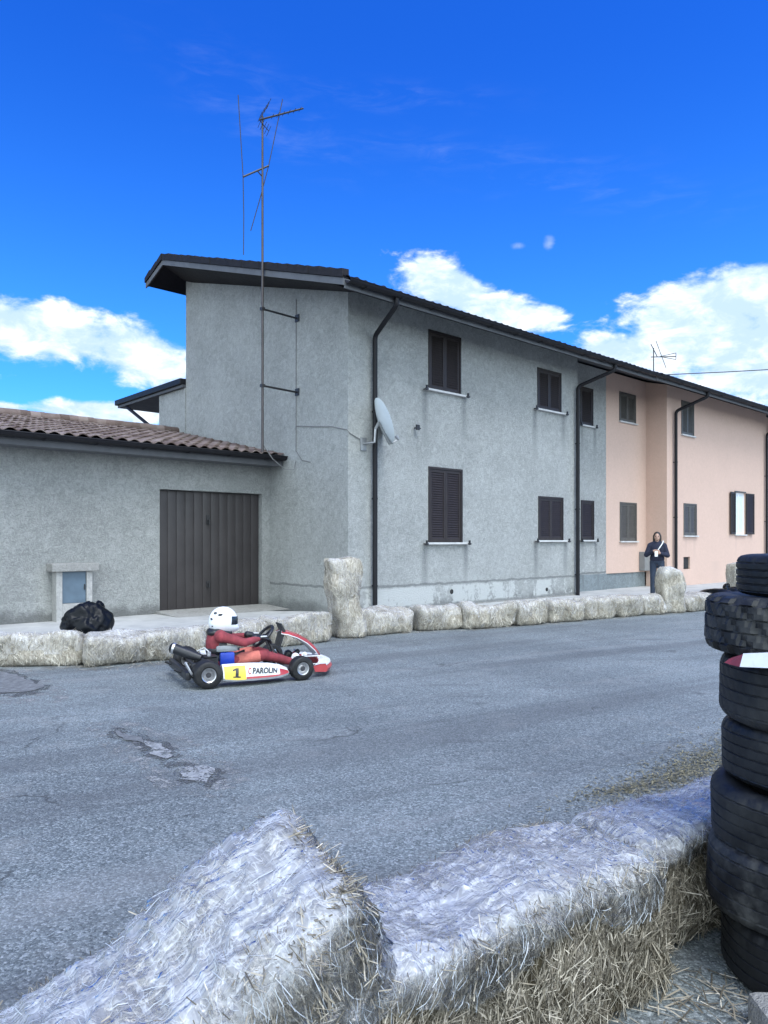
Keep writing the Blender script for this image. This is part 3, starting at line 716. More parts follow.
# --- satellite dish
sd_ = thing('satellite_dish', 'pale satellite dish on a steel arm beside the front downpipe', 'satellite dish', fw(.38,0,3.53), ANG)
g = MB(); g.box((-.08,-.03,-.13),(.08,-.003,.13), .006); g.tube([(0,-.02,0),(0,-.2,0),(.08,-.27,.02),(.09,-.28,.28)], .024, 8); g.build('wall_arm', G['steel'], sd_, smooth=40)
dc = Vector((.27,-.33,.46)); nrm = (D*0 + Vector((.86,.24,.42))).normalized()   # local axes: mostly along the street and up
wn_ = Vector((.84,.22,.33)).normalized()                                            # world facing
nl = Vector((wn_.dot(D), wn_.dot(P_), wn_.z))
q = nl.to_track_quat('Z','Y').to_matrix().to_4x4()
g = MB(); bm = bmesh.new()
g2 = MB(); g2.lathe([(0,-.085)]+[(r_, -.085+.085*(r_/.46)**2) for r_ in (.08,.16,.24,.32,.40,.46)]+[(.47,.004),(.462,.01)]+[(r_, -.075+.085*(r_/.46)**2) for r_ in (.45,.38,.3,.2,.1)]+[(0,-.075)], (0,0,0), 'Z', 40)
M4 = Matrix.Translation(dc) @ q
g.add([M4 @ Vector(v) for v in g2.v], g2.f); g.build('dish', G['dish'], sd_, smooth=50)
low = dc + (Vector((0,0,-1)) - nl*nl.dot(Vector((0,0,-1)))).normalized()*.47
lnb = low + nl*.15 + Vector((0,0,.02))
back = dc - nl*.11
g = MB(); g.tube([(.09,-.28,.28), back], .03, 8); g.tube([back, low - nl*.05, low + nl*.02], [.032,.03,.026], 8); g.build('back_bracket', G['meter_grey'], sd_)
g = MB(); g.tube([low, lnb], .014, 8); g.tube([lnb, lnb - (lnb-dc).normalized()*.1], [.03,.038], 10); g.build('feed_arm', G['steel'], sd_)

# --- cables
g = MB(); g.tube([(-.012,1.72,6.75),(-.012,1.72,3.5)], .01, 5); g.tube([(-.012,1.72,3.52),(-.012,1.5,3.3),(-.012,1.2,3.24)], .01, 5)
g.tube([(-.01,1.72,4.05),(-.012,1.2,3.98),(-.012,.5,3.9),(-.012,.01,3.78),(.03,-.012,3.72),(.3,-.012,3.62)], .01, 5)
g.tube([(-.88,1.70,3.6),(-.6,1.72,3.30),(-.25,1.8,3.12),(-.05,1.74,3.12),(-.012,1.72,3.3)], .01, 5)
c_ = g.build('cable', G['wall_cable']); c_.location = (CX,CY,0); c_.rotation_euler = (0,0,ANG)
tag(c_, 'thin grey cable run down the grey side wall towards the dish', 'cable')
# --- small roof antenna and overhead wire
ra = thing('antenna', 'small yagi aerial on the roof ridge of the pink house', 'antenna', fw(17.9,3.0,zf(3)+.1), ANG)
g = MB(); g.tube([(0,0,-.02),(0,0,1.5)], .022, 6); g.build('mast', G['iron'], ra)
g = MB(); A = Vector(toan(-.1,0,1.15)); B = Vector(toan(.95,.2,1.22)); g.tube([A,B], .018, 6)
for z_ in (-.12,.14): g.tube([A.lerp(B,.35)+Vector((0,0,.01)), B+Vector((0,0,z_))], .012, 5)
for s_ in (.1,.9): g.tube([B+Vector((0,0,-.12)), B+Vector((0,0,.14))], .012, 5)
g.tube([A.lerp(B,.25)+Vector(toan(-.25,0,.5)), A.lerp(B,.25)], .016, 5); g.tube([A.lerp(B,.25)+Vector(toan(-.05,0,.62)), A.lerp(B,.25)+Vector(toan(.35,0,-.45))], .012, 5)
g.build('yagi_antenna', G['iron'], ra)
wp = [fw(17.2,2.4,7.85)]
for k in range(1, 13):
    p = fw(17.2,2.4,7.85).lerp(Vector((42,31,11.6)), k/12); p.z -= .9*4*(k/12)*(1-k/12)*.5; wp.append(p)
g = MB(); g.tube(wp, .018, 5); tag(g.build('overhead_wire', G['cable']), 'black overhead wire strung from the pink house roof to the right', 'wire')

# ------------------------------------------------------------------ straw bales
def box_grid(L, W, Hh, r, step):
    """rounded box as (verts, faces), centred in x/y, base on z=0"""
    bm = bmesh.new(); idx = {}; verts = []; faces = []
    hx, hy, hz = L/2, W/2, Hh/2
    def vid(p):
        k = tuple(round(c, 5) for c in p)
        if k not in idx: idx[k] = len(verts); verts.append(p)
        return idx[k]
    def face(ax, sg):
        a, b = [i for i in range(3) if i != ax]; h = (hx,hy,hz)
        na, nb = max(2, round(2*h[a]/step)), max(2, round(2*h[b]/step))
        for i in range(na):
            for j in range(nb):
                q = []
                for (di, dj) in ((0,0),(1,0),(1,1),(0,1)):
                    p = [0,0,0]; p[ax] = sg*h[ax]; p[a] = -h[a]+2*h[a]*(i+di)/na; p[b] = -h[b]+2*h[b]*(j+dj)/nb; q.append(vid(tuple(p)))
                flip = (sg > 0) == (ax == 1)
                faces.append(tuple(reversed(q)) if flip else tuple(q))
    for ax in range(3):
        for sg in (1, -1): face(ax, sg)
    bm.free()
    V = np.array(verts); h = np.array([hx,hy,hz]); inner = np.clip(V, -(h-r), h-r); d = V-inner
    ln = np.linalg.norm(d, axis=1, keepdims=True); ln[ln == 0] = 1
    V = inner + d/ln*r; V[:,2] += hz
    return V, faces
def nz3(V, f, seed, amp):
    o = Vector((seed*3.1, seed*1.7, seed*.9)); return np.array([noise.noise(Vector(p)*f + o) for p in V])*amp
def vnorm(V, faces):
    N = np.zeros_like(V); F = np.array(faces); n = np.cross(V[F[:,1]]-V[F[:,0]], V[F[:,2]]-V[F[:,0]])
    for k in range(4): np.add.at(N, F[:,k], n)
    return N/np.maximum(np.linalg.norm(N, axis=1, keepdims=True), 1e-9)
def np_mesh(name, V, F, m, parent, smooth=True):
    me = bpy.data.meshes.new(name); me.from_pydata(V.tolist(), [], [tuple(f) for f in F]); return link(name, me, m, parent, smooth)
def straws(V, faces, n, seed, ln=(.06,.18), wd=.0028, lift=.012, up=.75, top_n=.25, bottom=False, covered=False):
    """loose straws lying on the surface, as thin bent strips"""
    rg = np.random.default_rng(seed); F = np.array(faces)
    a, b, c = V[F[:,0]], V[F[:,1]], V[F[:,3]]
    nr = np.cross(b-a, c-a); ar = np.linalg.norm(nr, axis=1); nr = nr/np.maximum(ar[:,None], 1e-9)
    wgt = ar*np.where(nr[:,2] < -.5, 0 if not bottom else 1, np.where(nr[:,2] > .6, top_n, 1)); wgt = wgt*np.where((np.abs(nr).max(axis=1) < .80) & (covered is not False), .08, 1); wgt = wgt/wgt.sum()
    fi = rg.choice(len(F), n, p=wgt); s, q = rg.random((n,1)), rg.random((n,1))
    p = a[fi] + (b[fi]-a[fi])*s + (c[fi]-a[fi])*q; N = nr[fi]
    zup = np.array([0,0,1.0]); side = np.cross(zup, N); side /= np.maximum(np.linalg.norm(side, axis=1, keepdims=True), 1e-6)
    isTop = N[:,2] > .6
    upv = np.cross(N, side)
    ang = rg.normal(0, .42, n); wild = rg.random(n) > up; ang[wild] = rg.uniform(-1.6, 1.6, wild.sum()); ang[isTop] = rg.uniform(0, 6.28, isTop.sum())
    # neighbouring straws lean the same way
    lean = np.array([noise.noise(Vector(v)*5)*1.1 for v in p]); ang = ang+lean
    side[isTop] = np.array([1,0,0]); upv[isTop] = np.array([0,1,0])
    T = upv*np.cos(ang)[:,None] + side*np.sin(ang)[:,None]; B = np.cross(N, T)
    l = rg.uniform(ln[0], ln[1], n)[:,None]; w = (wd*rg.uniform(.6,1.6,n))[:,None]
    l0 = rg.uniform(-.006, lift*.35, n)[:,None]; l1 = (rg.uniform(-.01, lift, n) + (rg.random(n) > .93)*rg.uniform(0, lift*2.5, n))[:,None]
    if covered is not False:
        free = np.array([covered is not None and bool(covered(v)) for v in p])[:,None]
        l0 = np.where(free, l0, rg.uniform(-.004,.003,n)[:,None]); l1 = np.where(free, l1, rg.uniform(-.010,.004,n)[:,None])
    bend = rg.normal(0, .06, n)[:,None]
    tw = rg.uniform(-.9,.9,n)[:,None]; Wd = B*np.cos(tw) + N*np.sin(tw)
    P0_ = p - T*l*.5 + N*l0; P1_ = p + B*bend*l + N*(l0*.3+.004); P2_ = p + T*l*.5 + N*l1
    VV = np.stack([P0_-Wd*w*.5, P0_+Wd*w*.5, P1_-Wd*w*.5, P1_+Wd*w*.5, P2_-Wd*w*.3, P2_+Wd*w*.3], axis=1).reshape(-1,3)
    k = (np.arange(n)*6)[:,None]
    FF = np.concatenate([k+np.array([[0,1,3,2]]), k+np.array([[2,3,5,4]])], axis=0)
    return VV, FF
def wrap_sheen_attr(me, vals):
    at = me.attributes.new('wrap_sheen', 'FLOAT', 'POINT'); at.data.foreach_set('value', np.asarray(vals, dtype=np.float32))  # film opacity; sky sheen on the tops is painted in as whiter film
BALES = 'straw bales wrapped in plastic along the road'
def far_bale(label, loc, rz, L, W=.5, Hh=.42, seed=1, name='straw_bale', film=1.0, group=BALES, warp=None, n=3200, tw=1.0, name_up=False):
    o = thing(name, label, 'straw bale', loc, rz + .05*math.sin(seed*2.7), group)
    V, F = box_grid(L, W, Hh, .11, .05)
    def shape(V):
        V = V.copy()
        sag = np.clip(V[:,2]/Hh, 0, 1)
        V[:,0] += nz3(V, 2.2, seed, .09); V[:,1] += nz3(V, 2.4, seed+5, .09); V[:,2] += nz3(V, 2.6, seed+9, .10)*sag
        V[:,1] += .05*np.sin(V[:,0]*9+seed)*sag*.4 + np.sign(V[:,1])*.012*np.sin(V[:,0]*48+nz3(V,3,seed,2.0))
        if warp: V = warp(V)
        V[:,2] = np.maximum(V[:,2], .002)
        return V
    Vc = shape(V); N = vnorm(Vc, F); Vc = Vc + N*nz3(Vc, 16, seed, .010)[:,None]; Vc[:,2] = np.maximum(Vc[:,2], .002)
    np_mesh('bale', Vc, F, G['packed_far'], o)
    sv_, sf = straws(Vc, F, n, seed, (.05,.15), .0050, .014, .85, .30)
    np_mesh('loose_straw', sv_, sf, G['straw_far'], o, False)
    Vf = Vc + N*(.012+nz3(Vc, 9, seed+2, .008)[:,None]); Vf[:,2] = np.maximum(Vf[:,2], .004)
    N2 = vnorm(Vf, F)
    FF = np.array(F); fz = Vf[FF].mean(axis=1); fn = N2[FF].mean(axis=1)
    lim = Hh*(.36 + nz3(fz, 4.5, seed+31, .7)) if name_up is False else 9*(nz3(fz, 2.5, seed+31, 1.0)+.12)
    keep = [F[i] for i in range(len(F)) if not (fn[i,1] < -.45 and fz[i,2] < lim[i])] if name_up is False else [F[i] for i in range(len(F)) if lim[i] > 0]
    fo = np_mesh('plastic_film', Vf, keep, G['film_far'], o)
    wrap_sheen_attr(fo.data, np.clip((.40 + .58*np.clip((N2[:,2]-.1)/.5, 0, 1) + nz3(Vf, 3.5, seed+4, .4))*film, .05, 1.0))  # upward faces whitened to paint in the brightness of the sky
    return o
def along(p0, p1):
    p0, p1 = Vector(p0), Vector(p1); d = p1-p0; n = Vector((-d.y, d.x)).normalized()
    return d.length, math.atan2(d.y, d.x), n
def bale_between(a, b, label, seed, W=.5, Hh=.42, dn=0, **kw):
    A, B = Vector(a), Vector(b); L, rz, n = along(A, B); c = (A+B)/2 + n*(W/2+dn)
    return far_bale(label, (c.x, c.y, 0), rz, L*1.0, W, Hh, seed, **kw)
bale_between((-5.35,9.3), (-3.88,9.44), 'long straw bale at the left edge of the picture, left of the black bin bag', 1, Hh=.40, film=1.0)
bale_between((-3.70,9.27), (-2.44,10.22), 'straw bale at the roadside between the bin bag and the kart', 2, Hh=.39, film=1.1)
bale_between((-2.40,10.32), (-1.68,10.98), 'straw bale behind the kart driver, in front of the garage door', 3, Hh=.42)
bale_between((-1.62,10.96), (-.78,11.85), 'straw bale behind the nose of the kart, left of the tall upright bale', 4, Hh=.43, film=.8)
far_specs = [((-.36,12.30),(.56,13.02),'straw bale right of the tall upright bale, below the front downpipe',.40),
 ((.62,13.02),(1.42,13.42),'straw bale under the lower shuttered window nearest the downpipe',.42),
 ((1.52,13.28),(2.48,13.80),'straw bale third along the kerb to the right of the tall upright one',.42),
 ((2.54,13.82),(3.20,14.28),'short straw bale fourth along the kerb right of the tall upright one',.43),
 ((3.26,14.28),(4.04,14.82),'straw bale below the farther pair of grey house windows',.42),
 ((4.08,14.84),(4.86,15.38),'straw bale in front of the second downpipe',.42),
 ((4.90,15.38),(5.60,15.82),'straw bale second to the left of the squat upright bale',.42),
 ((5.64,15.84),(6.18,16.2),'white wrapped straw bale touching the squat upright bale from the left',.42),
 ((6.82,16.58),(7.62,17.08),'last straw bale of the far row, right of the squat upright one',.38)]
for i, (a, b, lb, hh) in enumerate(far_specs):
    bale_between(a, b, lb, 11+i, W=.5, Hh=hh, film=1.7 if i == 7 else (1.0 if i % 2 else .85), n=3000)
# upright bales
def warp_tall(V):
    z = V[:,2]; s = 1 - .11*np.exp(-((z-.62)/.15)**2) + .04*np.exp(-((z-1.0)/.2)**2)
    V[:,0] = V[:,0]*s - .06*(z/1.25)**1.0 + .05*np.exp(-((z-.2)/.2)**2); V[:,1] = V[:,1]*s + .10*(z/1.25)
    V[:,2] *= 1 - .06*np.clip(V[:,0], -1, 1)
    return V
far_bale('tall pinched straw bale standing on end by the garage corner', (-.62,12.35,0), R(20), .56, .5, 1.33, 31, n=4000, warp=warp_tall, film=.75, name_up=True)
def warp_squat(V):
    z = V[:,2]; V[:,0] = V[:,0]*(1+.12*np.exp(-((z-.35)/.25)**2)) - .0*z + .05*(1-z); V[:,2] -= .12*np.clip(V[:,0]/.3, 0, 1)*(z/1.0); return V
far_bale('squat straw bale standing on end in front of the standing person', (6.36,16.52,0), R(12), .48, .46, 1.02, 32, n=2500, warp=warp_squat, film=.95, name_up=True)
far_bale('straw bale standing on end by the pink wall, half hidden behind the tyre stack', (9.75,20.35,0), R(15), .5, .46, 1.0, 33, n=900, film=.8, name_up=True)

# --- three foreground bales with fine straw and film
def near_bale(label, L, W, Hh, M4, seed, n, lump, film_front=.25, film_top=1.0, up=.7, step=.028, rr=.06, shape_extra=None, cut=None):
    o = thing('straw_bale', label, 'straw bale', (0,0,0), 0, BALES)
    o.matrix_world = M4
    V, F = box_grid(L, W, Hh, rr, step); sag = np.clip(V[:,2]/Hh, 0, 1)
    V[:,0] += nz3(V, 2.2, seed, .05*lump); V[:,1] += nz3(V, 2.6, seed+5, .045*lump); V[:,2] += nz3(V, 2.4, seed+9, .05*lump)*sag
    # pressed layers of straw show as shallow vertical folds on the sides
    lay = np.sin(V[:,0]*2*math.pi/.13 + nz3(V, 3, seed, 1.5)); side = np.abs(V[:,1]) > W*.35
    V[:,1] += np.sign(V[:,1])*lay*.010*side
    if shape_extra: V = shape_extra(V)
    N = vnorm(V, F); Vc = V + N*(nz3(V, 19, seed, .018) + nz3(V, 45, seed+3, .008))[:,None]
    np_mesh('bale', Vc, F, G['packed'], o)
    sv_, sf = straws(Vc, F, n, seed, (.05,.17), .0026, .018, up, 1.0, covered=cut)
    np_mesh('loose_straw', sv_, sf, G['straw'], o, False)
    V2, F2 = box_grid(L, W, Hh, rr, .010); s2 = np.clip(V2[:,2]/Hh, 0, 1)
    V2[:,0] += nz3(V2, 2.2, seed, .05*lump); V2[:,1] += nz3(V2, 2.6, seed+5, .045*lump); V2[:,2] += nz3(V2, 2.4, seed+9, .05*lump)*s2
    if shape_extra: V2 = shape_extra(V2)
    N = vnorm(V2, F2)
    st = V2*np.array([[2.2,7.0,7.0]])
    rid = 1-np.abs(nz3(st, 1.6, seed+21, 1.0))*2; rid2 = 1-np.abs(nz3(V2*np.array([[9,3,3]]), 1.4, seed+25, 1.0))*2
    rid3 = 1-np.abs(nz3(V2*np.array([[4,9,6]]), 1.5, seed+29, 1.0))*3
    off = .022 + .010*np.clip(rid, 0, 1)**4 + .010*np.clip(rid2, 0, 1)**5 + .010*np.clip(rid3, 0, 1)**6 + nz3(V2, 3, seed+8, .012)
    Vf = V2 + N*off[:,None]
    keep = [f for f in F2 if cut is None or not cut(Vf[list(f)].mean(axis=0))]
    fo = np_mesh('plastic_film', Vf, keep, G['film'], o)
    kset = set(keep); cv, cf = straws(Vf, keep, int(n*.06), seed+77, (.02,.10), .0014, .001, min(.97, up+.06) if up > .8 else .9, .25, covered=None)
    np_mesh('film_crease', cv, cf, G['fold'], fo, False)
    tp = np.clip((N[:,2]-.25)/.5, 0, 1)  # upward faces, where sky sheen is painted as milkier film
    wrap_sheen_attr(fo.data, np.clip(film_front + (film_top-film_front)*tp + nz3(V2, 4, seed+14, .35)*(.4+.6*tp), 0.02, 1))
    return o
def frame(P, ang, pitch=0):
    return Matrix.Translation(P) @ Matrix.Rotation(ang, 4, 'Z') @ Matrix.Rotation(-pitch, 4, 'Y')
def splay(V):
    V = V.copy(); V[:,0] += .10*np.clip(V[:,0]/.7, 0, 1)**3*(1-V[:,2]/.475); return V
def crest(V):
    V = V.copy(); k = np.clip((V[:,0]-.22)/.6, 0, 1); V[:,2] += .50*np.maximum(0, -(V[:,0]-.12)); V[:,0] += .09*k*(V[:,2]/.4)**1.5; V[:,2] += .03*np.sin(V[:,0]*11)*(V[:,2]/.4)*(1-k); return V
# middle bale
an_ = R(38); ev = Vector((math.cos(an_), math.sin(an_), 0)); nvv = Vector((-math.sin(an_), math.cos(an_), 0))
c_ = Vector((.98,2.62,0)) - ev*.70 + nvv*.25
near_bale('long foreground straw bale lying flat between the tilted bale and the tyre stack', 1.40, .50, .475, frame(c_, an_), 41, 30000, 1.1, .08, .95,
          shape_extra=splay, cut=lambda p: (p[1] < -.2 or p[0] > .66) and p[2] < .37 + .05*math.sin(p[0]*9))
an_ = R(30); ev = Vector((math.cos(an_), math.sin(an_), 0)); nvv = Vector((-math.sin(an_), math.cos(an_), 0))
c_ = Vector((.95,2.765,0)) + ev*.5 + nvv*.21
near_bale('foreground straw bale behind the tyre stack, film covered on top', 1.0, .42, .425, frame(c_, an_), 42, 15000, 1.3, .05, 1.1,
          cut=lambda p: p[1] < -.15 and p[2] < .36)
# left bale, one end propped on the middle bale
an_ = R(32); th_ = R(27.5); ev = Vector((math.cos(an_), math.sin(an_), 0)); nvv = Vector((-math.sin(an_), math.cos(an_), 0))
PR = Vector((.06,1.92,.415)); Ll = 1.80
ctr = PR - (ev*math.cos(th_) + Vector((0,0,math.sin(th_))))*(Ll/2) + nvv*.24
near_bale('tilted straw bale in the left foreground, its raised end propped on the next bale', Ll, .50, .385, frame(ctr, an_, th_), 43, 36000, 1.25, .07, 1.0, up=.92, rr=.10, shape_extra=crest)

# loose straw and moss lying about
def litter(name, m, label, cat, spots, seed, ln, wd, zmax=.02):
    rg = random.Random(seed); g = MB()
    for (cx_, cy_, sx, sy, n, an0) in spots:
        for i in range(n):
            a_, b_ = rg.gauss(0, sx), rg.gauss(0, sy); c0, s0 = math.cos(an0), math.sin(an0)
            x, y = cx_ + a_*c0 - b_*s0, cy_ + a_*s0 + b_*c0
            th = rg.uniform(0, 6.28); l = rg.uniform(*ln); w = wd*rg.uniform(.6,1.5); z = rg.uniform(.005, zmax); z2 = rg.uniform(.005, zmax*1.6)
            dx, dy = math.cos(th)*l/2, math.sin(th)*l/2; px_, py_ = -math.sin(th)*w/2, math.cos(th)*w/2
            g.add([(x-dx-px_, y-dy-py_, z), (x-dx+px_, y-dy+py_, z+.001), (x+dx+px_, y+dy+py_, z2+.001), (x+dx-px_, y+dy-py_, z2)], [(0,1,2,3)])
    o = g.build(name, m, fix=False); tag(o, label, cat, kind='stuff'); return o
sp = []
for i in range(1, 11):
    x, y = bale_line[i]; sp.append((x, y-.10, .35, .05, 60 if i != 2 else 120, R(30)))
sp.append((-3.0,9.55,.5,.10,160,R(32)))
sp += [(1.12,2.60,.16,.07,80,R(20)), (.95,2.45,.2,.10,30,R(35)), (1.10,2.42,.10,.08,22,0)]
litter('loose_straw', G['straw'], 'loose straw scattered on the road at the foot of the bales', 'straw', sp, 5, (.03,.13), .004, .015)
litter('dry_grass', G['moss'], 'low dry grass and moss patch on the asphalt beside the tyres', 'grass',
       [(1.95,4.98,.40,.11,1300,R(32)),(2.4,5.45,.35,.12,1200,R(35)),(1.55,4.75,.2,.05,250,R(25)),(2.9,5.9,.5,.2,600,R(38))], 6, (.012,.04), .006, .011)

# ------------------------------------------------------------------ tyres
def tyre(name, Rr, w, seed, style, m, group, label):
    """outer radius Rr, width w; axis vertical, base at z=0"""
    n = 216; rg = random.Random(seed); ri = Rr*.60; hw = w/2
    prof = []   # (radius, height, zone)
    prof += [(ri, .12*w, 0), (ri-.004, .5*w, 0), (ri, .88*w, 0), (ri+.012, .93*w, 0), (ri+.03, .955*w, 0)]
    for k in range(1, 6): 
        s = k/6; prof.append((ri+.03+(Rr-.022-ri-.03)*s, w*(.955+.045*math.sin(s*math.pi*.9)), 0))
    prof += [(Rr-.016, w*.955, 2), (Rr-.008, w*.91, 2), (Rr-.002, w*.86, 2)]
    rows = 4 if style != 'block' else 3
    z0, z1 = w*.84, w*.16
    for r_ in range(rows):
        a = z0 + (z1-z0)*(r_/rows); b = z0 + (z1-z0)*((r_+1)/rows); gp = .004; gd_ = .005 if style != 'block' else .009
        prof += [(Rr-gd_, a-.001, 3), (Rr, a-gp, 1), (Rr+.0005, (a+b)/2, 1), (Rr, b+gp, 1), (Rr-gd_, b+.001, 3)]
    prof += [(Rr-.002, w*.14, 2), (Rr-.008, w*.09, 2), (Rr-.016, w*.045, 2)]
    for k in range(5, 0, -1):
        s = k/6; prof.append((ri+.03+(Rr-.022-ri-.03)*s, w*(.045-.045*math.sin(s*math.pi*.9)), 0))
    prof += [(ri+.03, .045*w, 0), (ri+.012, .07*w, 0)]
    g = MB(); mm = len(prof); per = 6 if style != 'block' else 9
    for k in range(n):
        dep = .75+.5*noise.noise(Vector((k*.07, seed*3.0, 0)))
        for (r, h, zn) in prof:
            rr_ = r
            sh = int(h/w*8)*2 if style == 'rib' else int(h/w*20)
            ph = (k + sh) % per
            if zn == 1 and (ph == 0 or (style == 'block' and ph < 3)): rr_ -= {'rib': .0025, 'sipe': .004, 'block': .015}[style]*dep
            if zn == 2 and k % per < (2 if style != 'block' else 4): rr_ -= .003 if style != 'block' else .016
            an2 = 2*math.pi*k/n
            wob = .006*math.sin(an2*2+seed) + .004*math.sin(an2*5+seed*2)
            rr_ += wob if r > ri+.02 else 0
            g.v.append((rr_*math.cos(an2), rr_*math.sin(an2), h + .006*math.sin(an2+seed)*(1 if .1*w < h < .9*w else 0)))
    for k in range(n):
        k2 = (k+1) % n
        for i in range(mm):
            i2 = (i+1) % mm; g.f.append((k*mm+i, k2*mm+i, k2*mm+i2, k*mm+i2))
    o = g.build(name, m, smooth=32 if style != 'block' else 20); tag(o, label, 'tyre', group); return o
TG = 'old tyres piled in a stack at the right'
ty = [  # label, centre x, y, z, R, w, style, tilt, material
 ('lowest tyre of the stack, standing on the road by the kerb', 1.58,2.72,.0,.31,.235,'rib',0,'rubber'),
 ('wide muddy tyre second from the bottom of the stack', 1.55,2.73,.225,.335,.255,'sipe',3,'rubber_muddy'),
 ('tyre third from the bottom of the stack', 1.565,2.74,.475,.32,.24,'rib',-3,'rubber'),
 ('worn narrow tyre in the middle of the stack', 1.60,2.745,.71,.315,.22,'rib',1.5,'rubber'),
 ('ribbed tyre just below the red and white plastic piece', 1.59,2.75,.925,.32,.245,'sipe',-1,'rubber'),
 ('big chunky muddy tyre second from the top of the stack', 1.60,2.78,1.175,.37,.215,'block',-1.5,'rubber_muddy'),
 ('small tyre on the very top of the stack', 1.66,2.76,1.395,.31,.155,'rib',0,'rubber')]
for i, (lb, x, y, z, r_, w_, st, tl, mm) in enumerate(ty):
    o = tyre('tyre', r_, w_, 3*i+1, st, G[mm], TG, lb); o.location = (x, y, z); o.rotation_euler = (R(tl), R(tl*.6), i*.9)
st = thing('plastic_strip', 'red and white plastic piece wedged between two tyres of the stack', 'plastic strip', (0,0,0))
def lip(pts, name, m):
    g = MB(); cc = Vector((1.60,2.77))
    for (x, y, z, hh) in pts:
        q = (cc - Vector((x, y))).normalized()
        g.v += [(x, y, z), (x+q.x*.02, y+q.y*.02, z+hh), (x+q.x*.19, y+q.y*.19, 1.166)]
    n = len(pts)
    g.f = [(i*3+k, (i+1)*3+k, (i+1)*3+k+1, i*3+k+1) for i in range(n-1) for k in range(2)] + [(i*3+2, (i+1)*3+2, (i+1)*3, i*3) for i in range(n-1)] + [(0,1,2), (n*3-3,n*3-1,n*3-2)]
    g.build(name, m, st)
lip([(1.205,2.62,1.17,.012),(1.212,2.595,1.167,.025),(1.226,2.553,1.166,.042)], 'red_end', paint('red_plastic', (.17,.03,.035), .45, .2, 12))
lip([(1.2265,2.552,1.166,.045),(1.30,2.45,1.178,.052),(1.42,2.37,1.19,.054)], 'white_end', paint('scuffed_white_plastic', (.62,.64,.67), .4, .1, 9, dirt=(.35,.36,.38)))

# ------------------------------------------------------------------ bin bags
def bag(label, loc, s, seed, group=None):
    bm = bmesh.new(); bmesh.ops.create_icosphere(bm, subdivisions=5, radius=1)
    sd0 = Vector((seed*2.3, seed, seed*.7))
    for v in bm.verts:
        p = v.co.copy(); d = 1 + .26*noise.noise(p*1.3+sd0) + .07*(1-abs(noise.noise(p*2.6+sd0))*2.6) + .03*(1-abs(noise.noise(p*6+sd0))*2.6)
        an3 = math.atan2(p.y - .3, p.x - .5); d += .05*abs(math.sin(an3*5+noise.noise(p*2+sd0)*3))*min(1, max(0, p.z+.6))
        p = p*d; v.co = Vector((p.x*s[0], p.y*s[1], max(0, (p.z+.82)*s[2]*.56)))
    g = MB(); g.addbm(bm)
    o = thing('bin_bag', label, 'bin bag', loc, R(30*seed), group); g.build('bag', G['bag'], o, smooth=True)
    g = MB(); k = Vector((s[0]*.7*math.cos(seed), s[1]*.5*math.sin(seed), s[2]*.78))
    g.tube([k-Vector((0,0,.08)), k+Vector((.02,0,.04)), k+Vector((.05,.01,.10)), k+Vector((.08,.03,.12))], [.10,.045,.06,.075], 9); g.build('knot', G['bag'], o, smooth=True)
    return o
bag('black plastic bin bag slumped against the bale by the meter pillar', (-4.08,10.18,.15), (.30,.25,.56), 1)
BG = 'black bags heaped by the pink wall'
for i, (x, y, s) in enumerate(((8.35,18.6,.5),(9.0,19.2,.42),(9.5,19.5,.55),(10.3,20.0,.5))):
    bag(['black bag in the heap by the pink wall, nearest the squat upright bale','black bag second in the heap by the pink wall','black bag third in the heap by the pink wall','black bag in the heap by the pink wall, hidden behind the top tyre'][i], (x, y, .04), (s,s*.7,.34), 4+i, BG)

# ------------------------------------------------------------------ figures
def flesh(name, parts, voxel, m, parent, smooth_it=4):
    """parts: ('c', p0, p1, r0, r1) tapered limbs or ('e', centre, radii, rotation) -> ONE continuous surface"""
    bm = bmesh.new()
    for p in parts:
        if p[0] == 'c':
            _, a, b, r0, r1 = p; a, b = Vector(a), Vector(b); n_ = max(3, int((b-a).length/(min(r0,r1)*.45)))
            for k in range(n_+1):
                s_ = k/n_; bmesh.ops.create_icosphere(bm, subdivisions=2, radius=r0+(r1-r0)*s_, matrix=Matrix.Translation(a.lerp(b, s_)))
        else:
            _, c0, rad, rot = p
            Mx = Matrix.Translation(c0) @ rot.to_4x4() @ Matrix.Diagonal((*rad, 1))
            bmesh.ops.create_icosphere(bm, subdivisions=3, radius=1, matrix=Mx)
    me = bpy.data.meshes.new('tmp'); bm.to_mesh(me); bm.free()
    ob = bpy.data.objects.new('tmp', me); COL.objects.link(ob)
    md = ob.modifiers.new('r', 'REMESH'); md.mode = 'VOXEL'; md.voxel_size = voxel
    sm = ob.modifiers.new('s', 'SMOOTH'); sm.factor = .5; sm.iterations = smooth_it
    dg = bpy.context.evaluated_depsgraph_get(); m2 = bpy.data.meshes.new_from_object(ob.evaluated_get(dg))
    bpy.data.objects.remove(ob); bpy.data.meshes.remove(me)
    m2.name = name
    return link(name, m2, m, parent, True)
ID = Matrix.Identity(3)
def RX(a_): return Matrix.Rotation(R(a_), 3, 'X')
def RY(a_): return Matrix.Rotation(R(a_), 3, 'Y')
def RZ(a_): return Matrix.Rotation(R(a_), 3, 'Z')
skin = paint('skin', (.40,.25,.19), .5, .08, 12)
navy = paint('navy_fleece', (.014,.017,.038), .9, .25, 10, .3)
denim = paint('blue_denim', (.022,.034,.06), .85, .25, 12, .3)
hairm = paint('dark_hair', (.022,.017,.014), .6, .3, 30, .5)
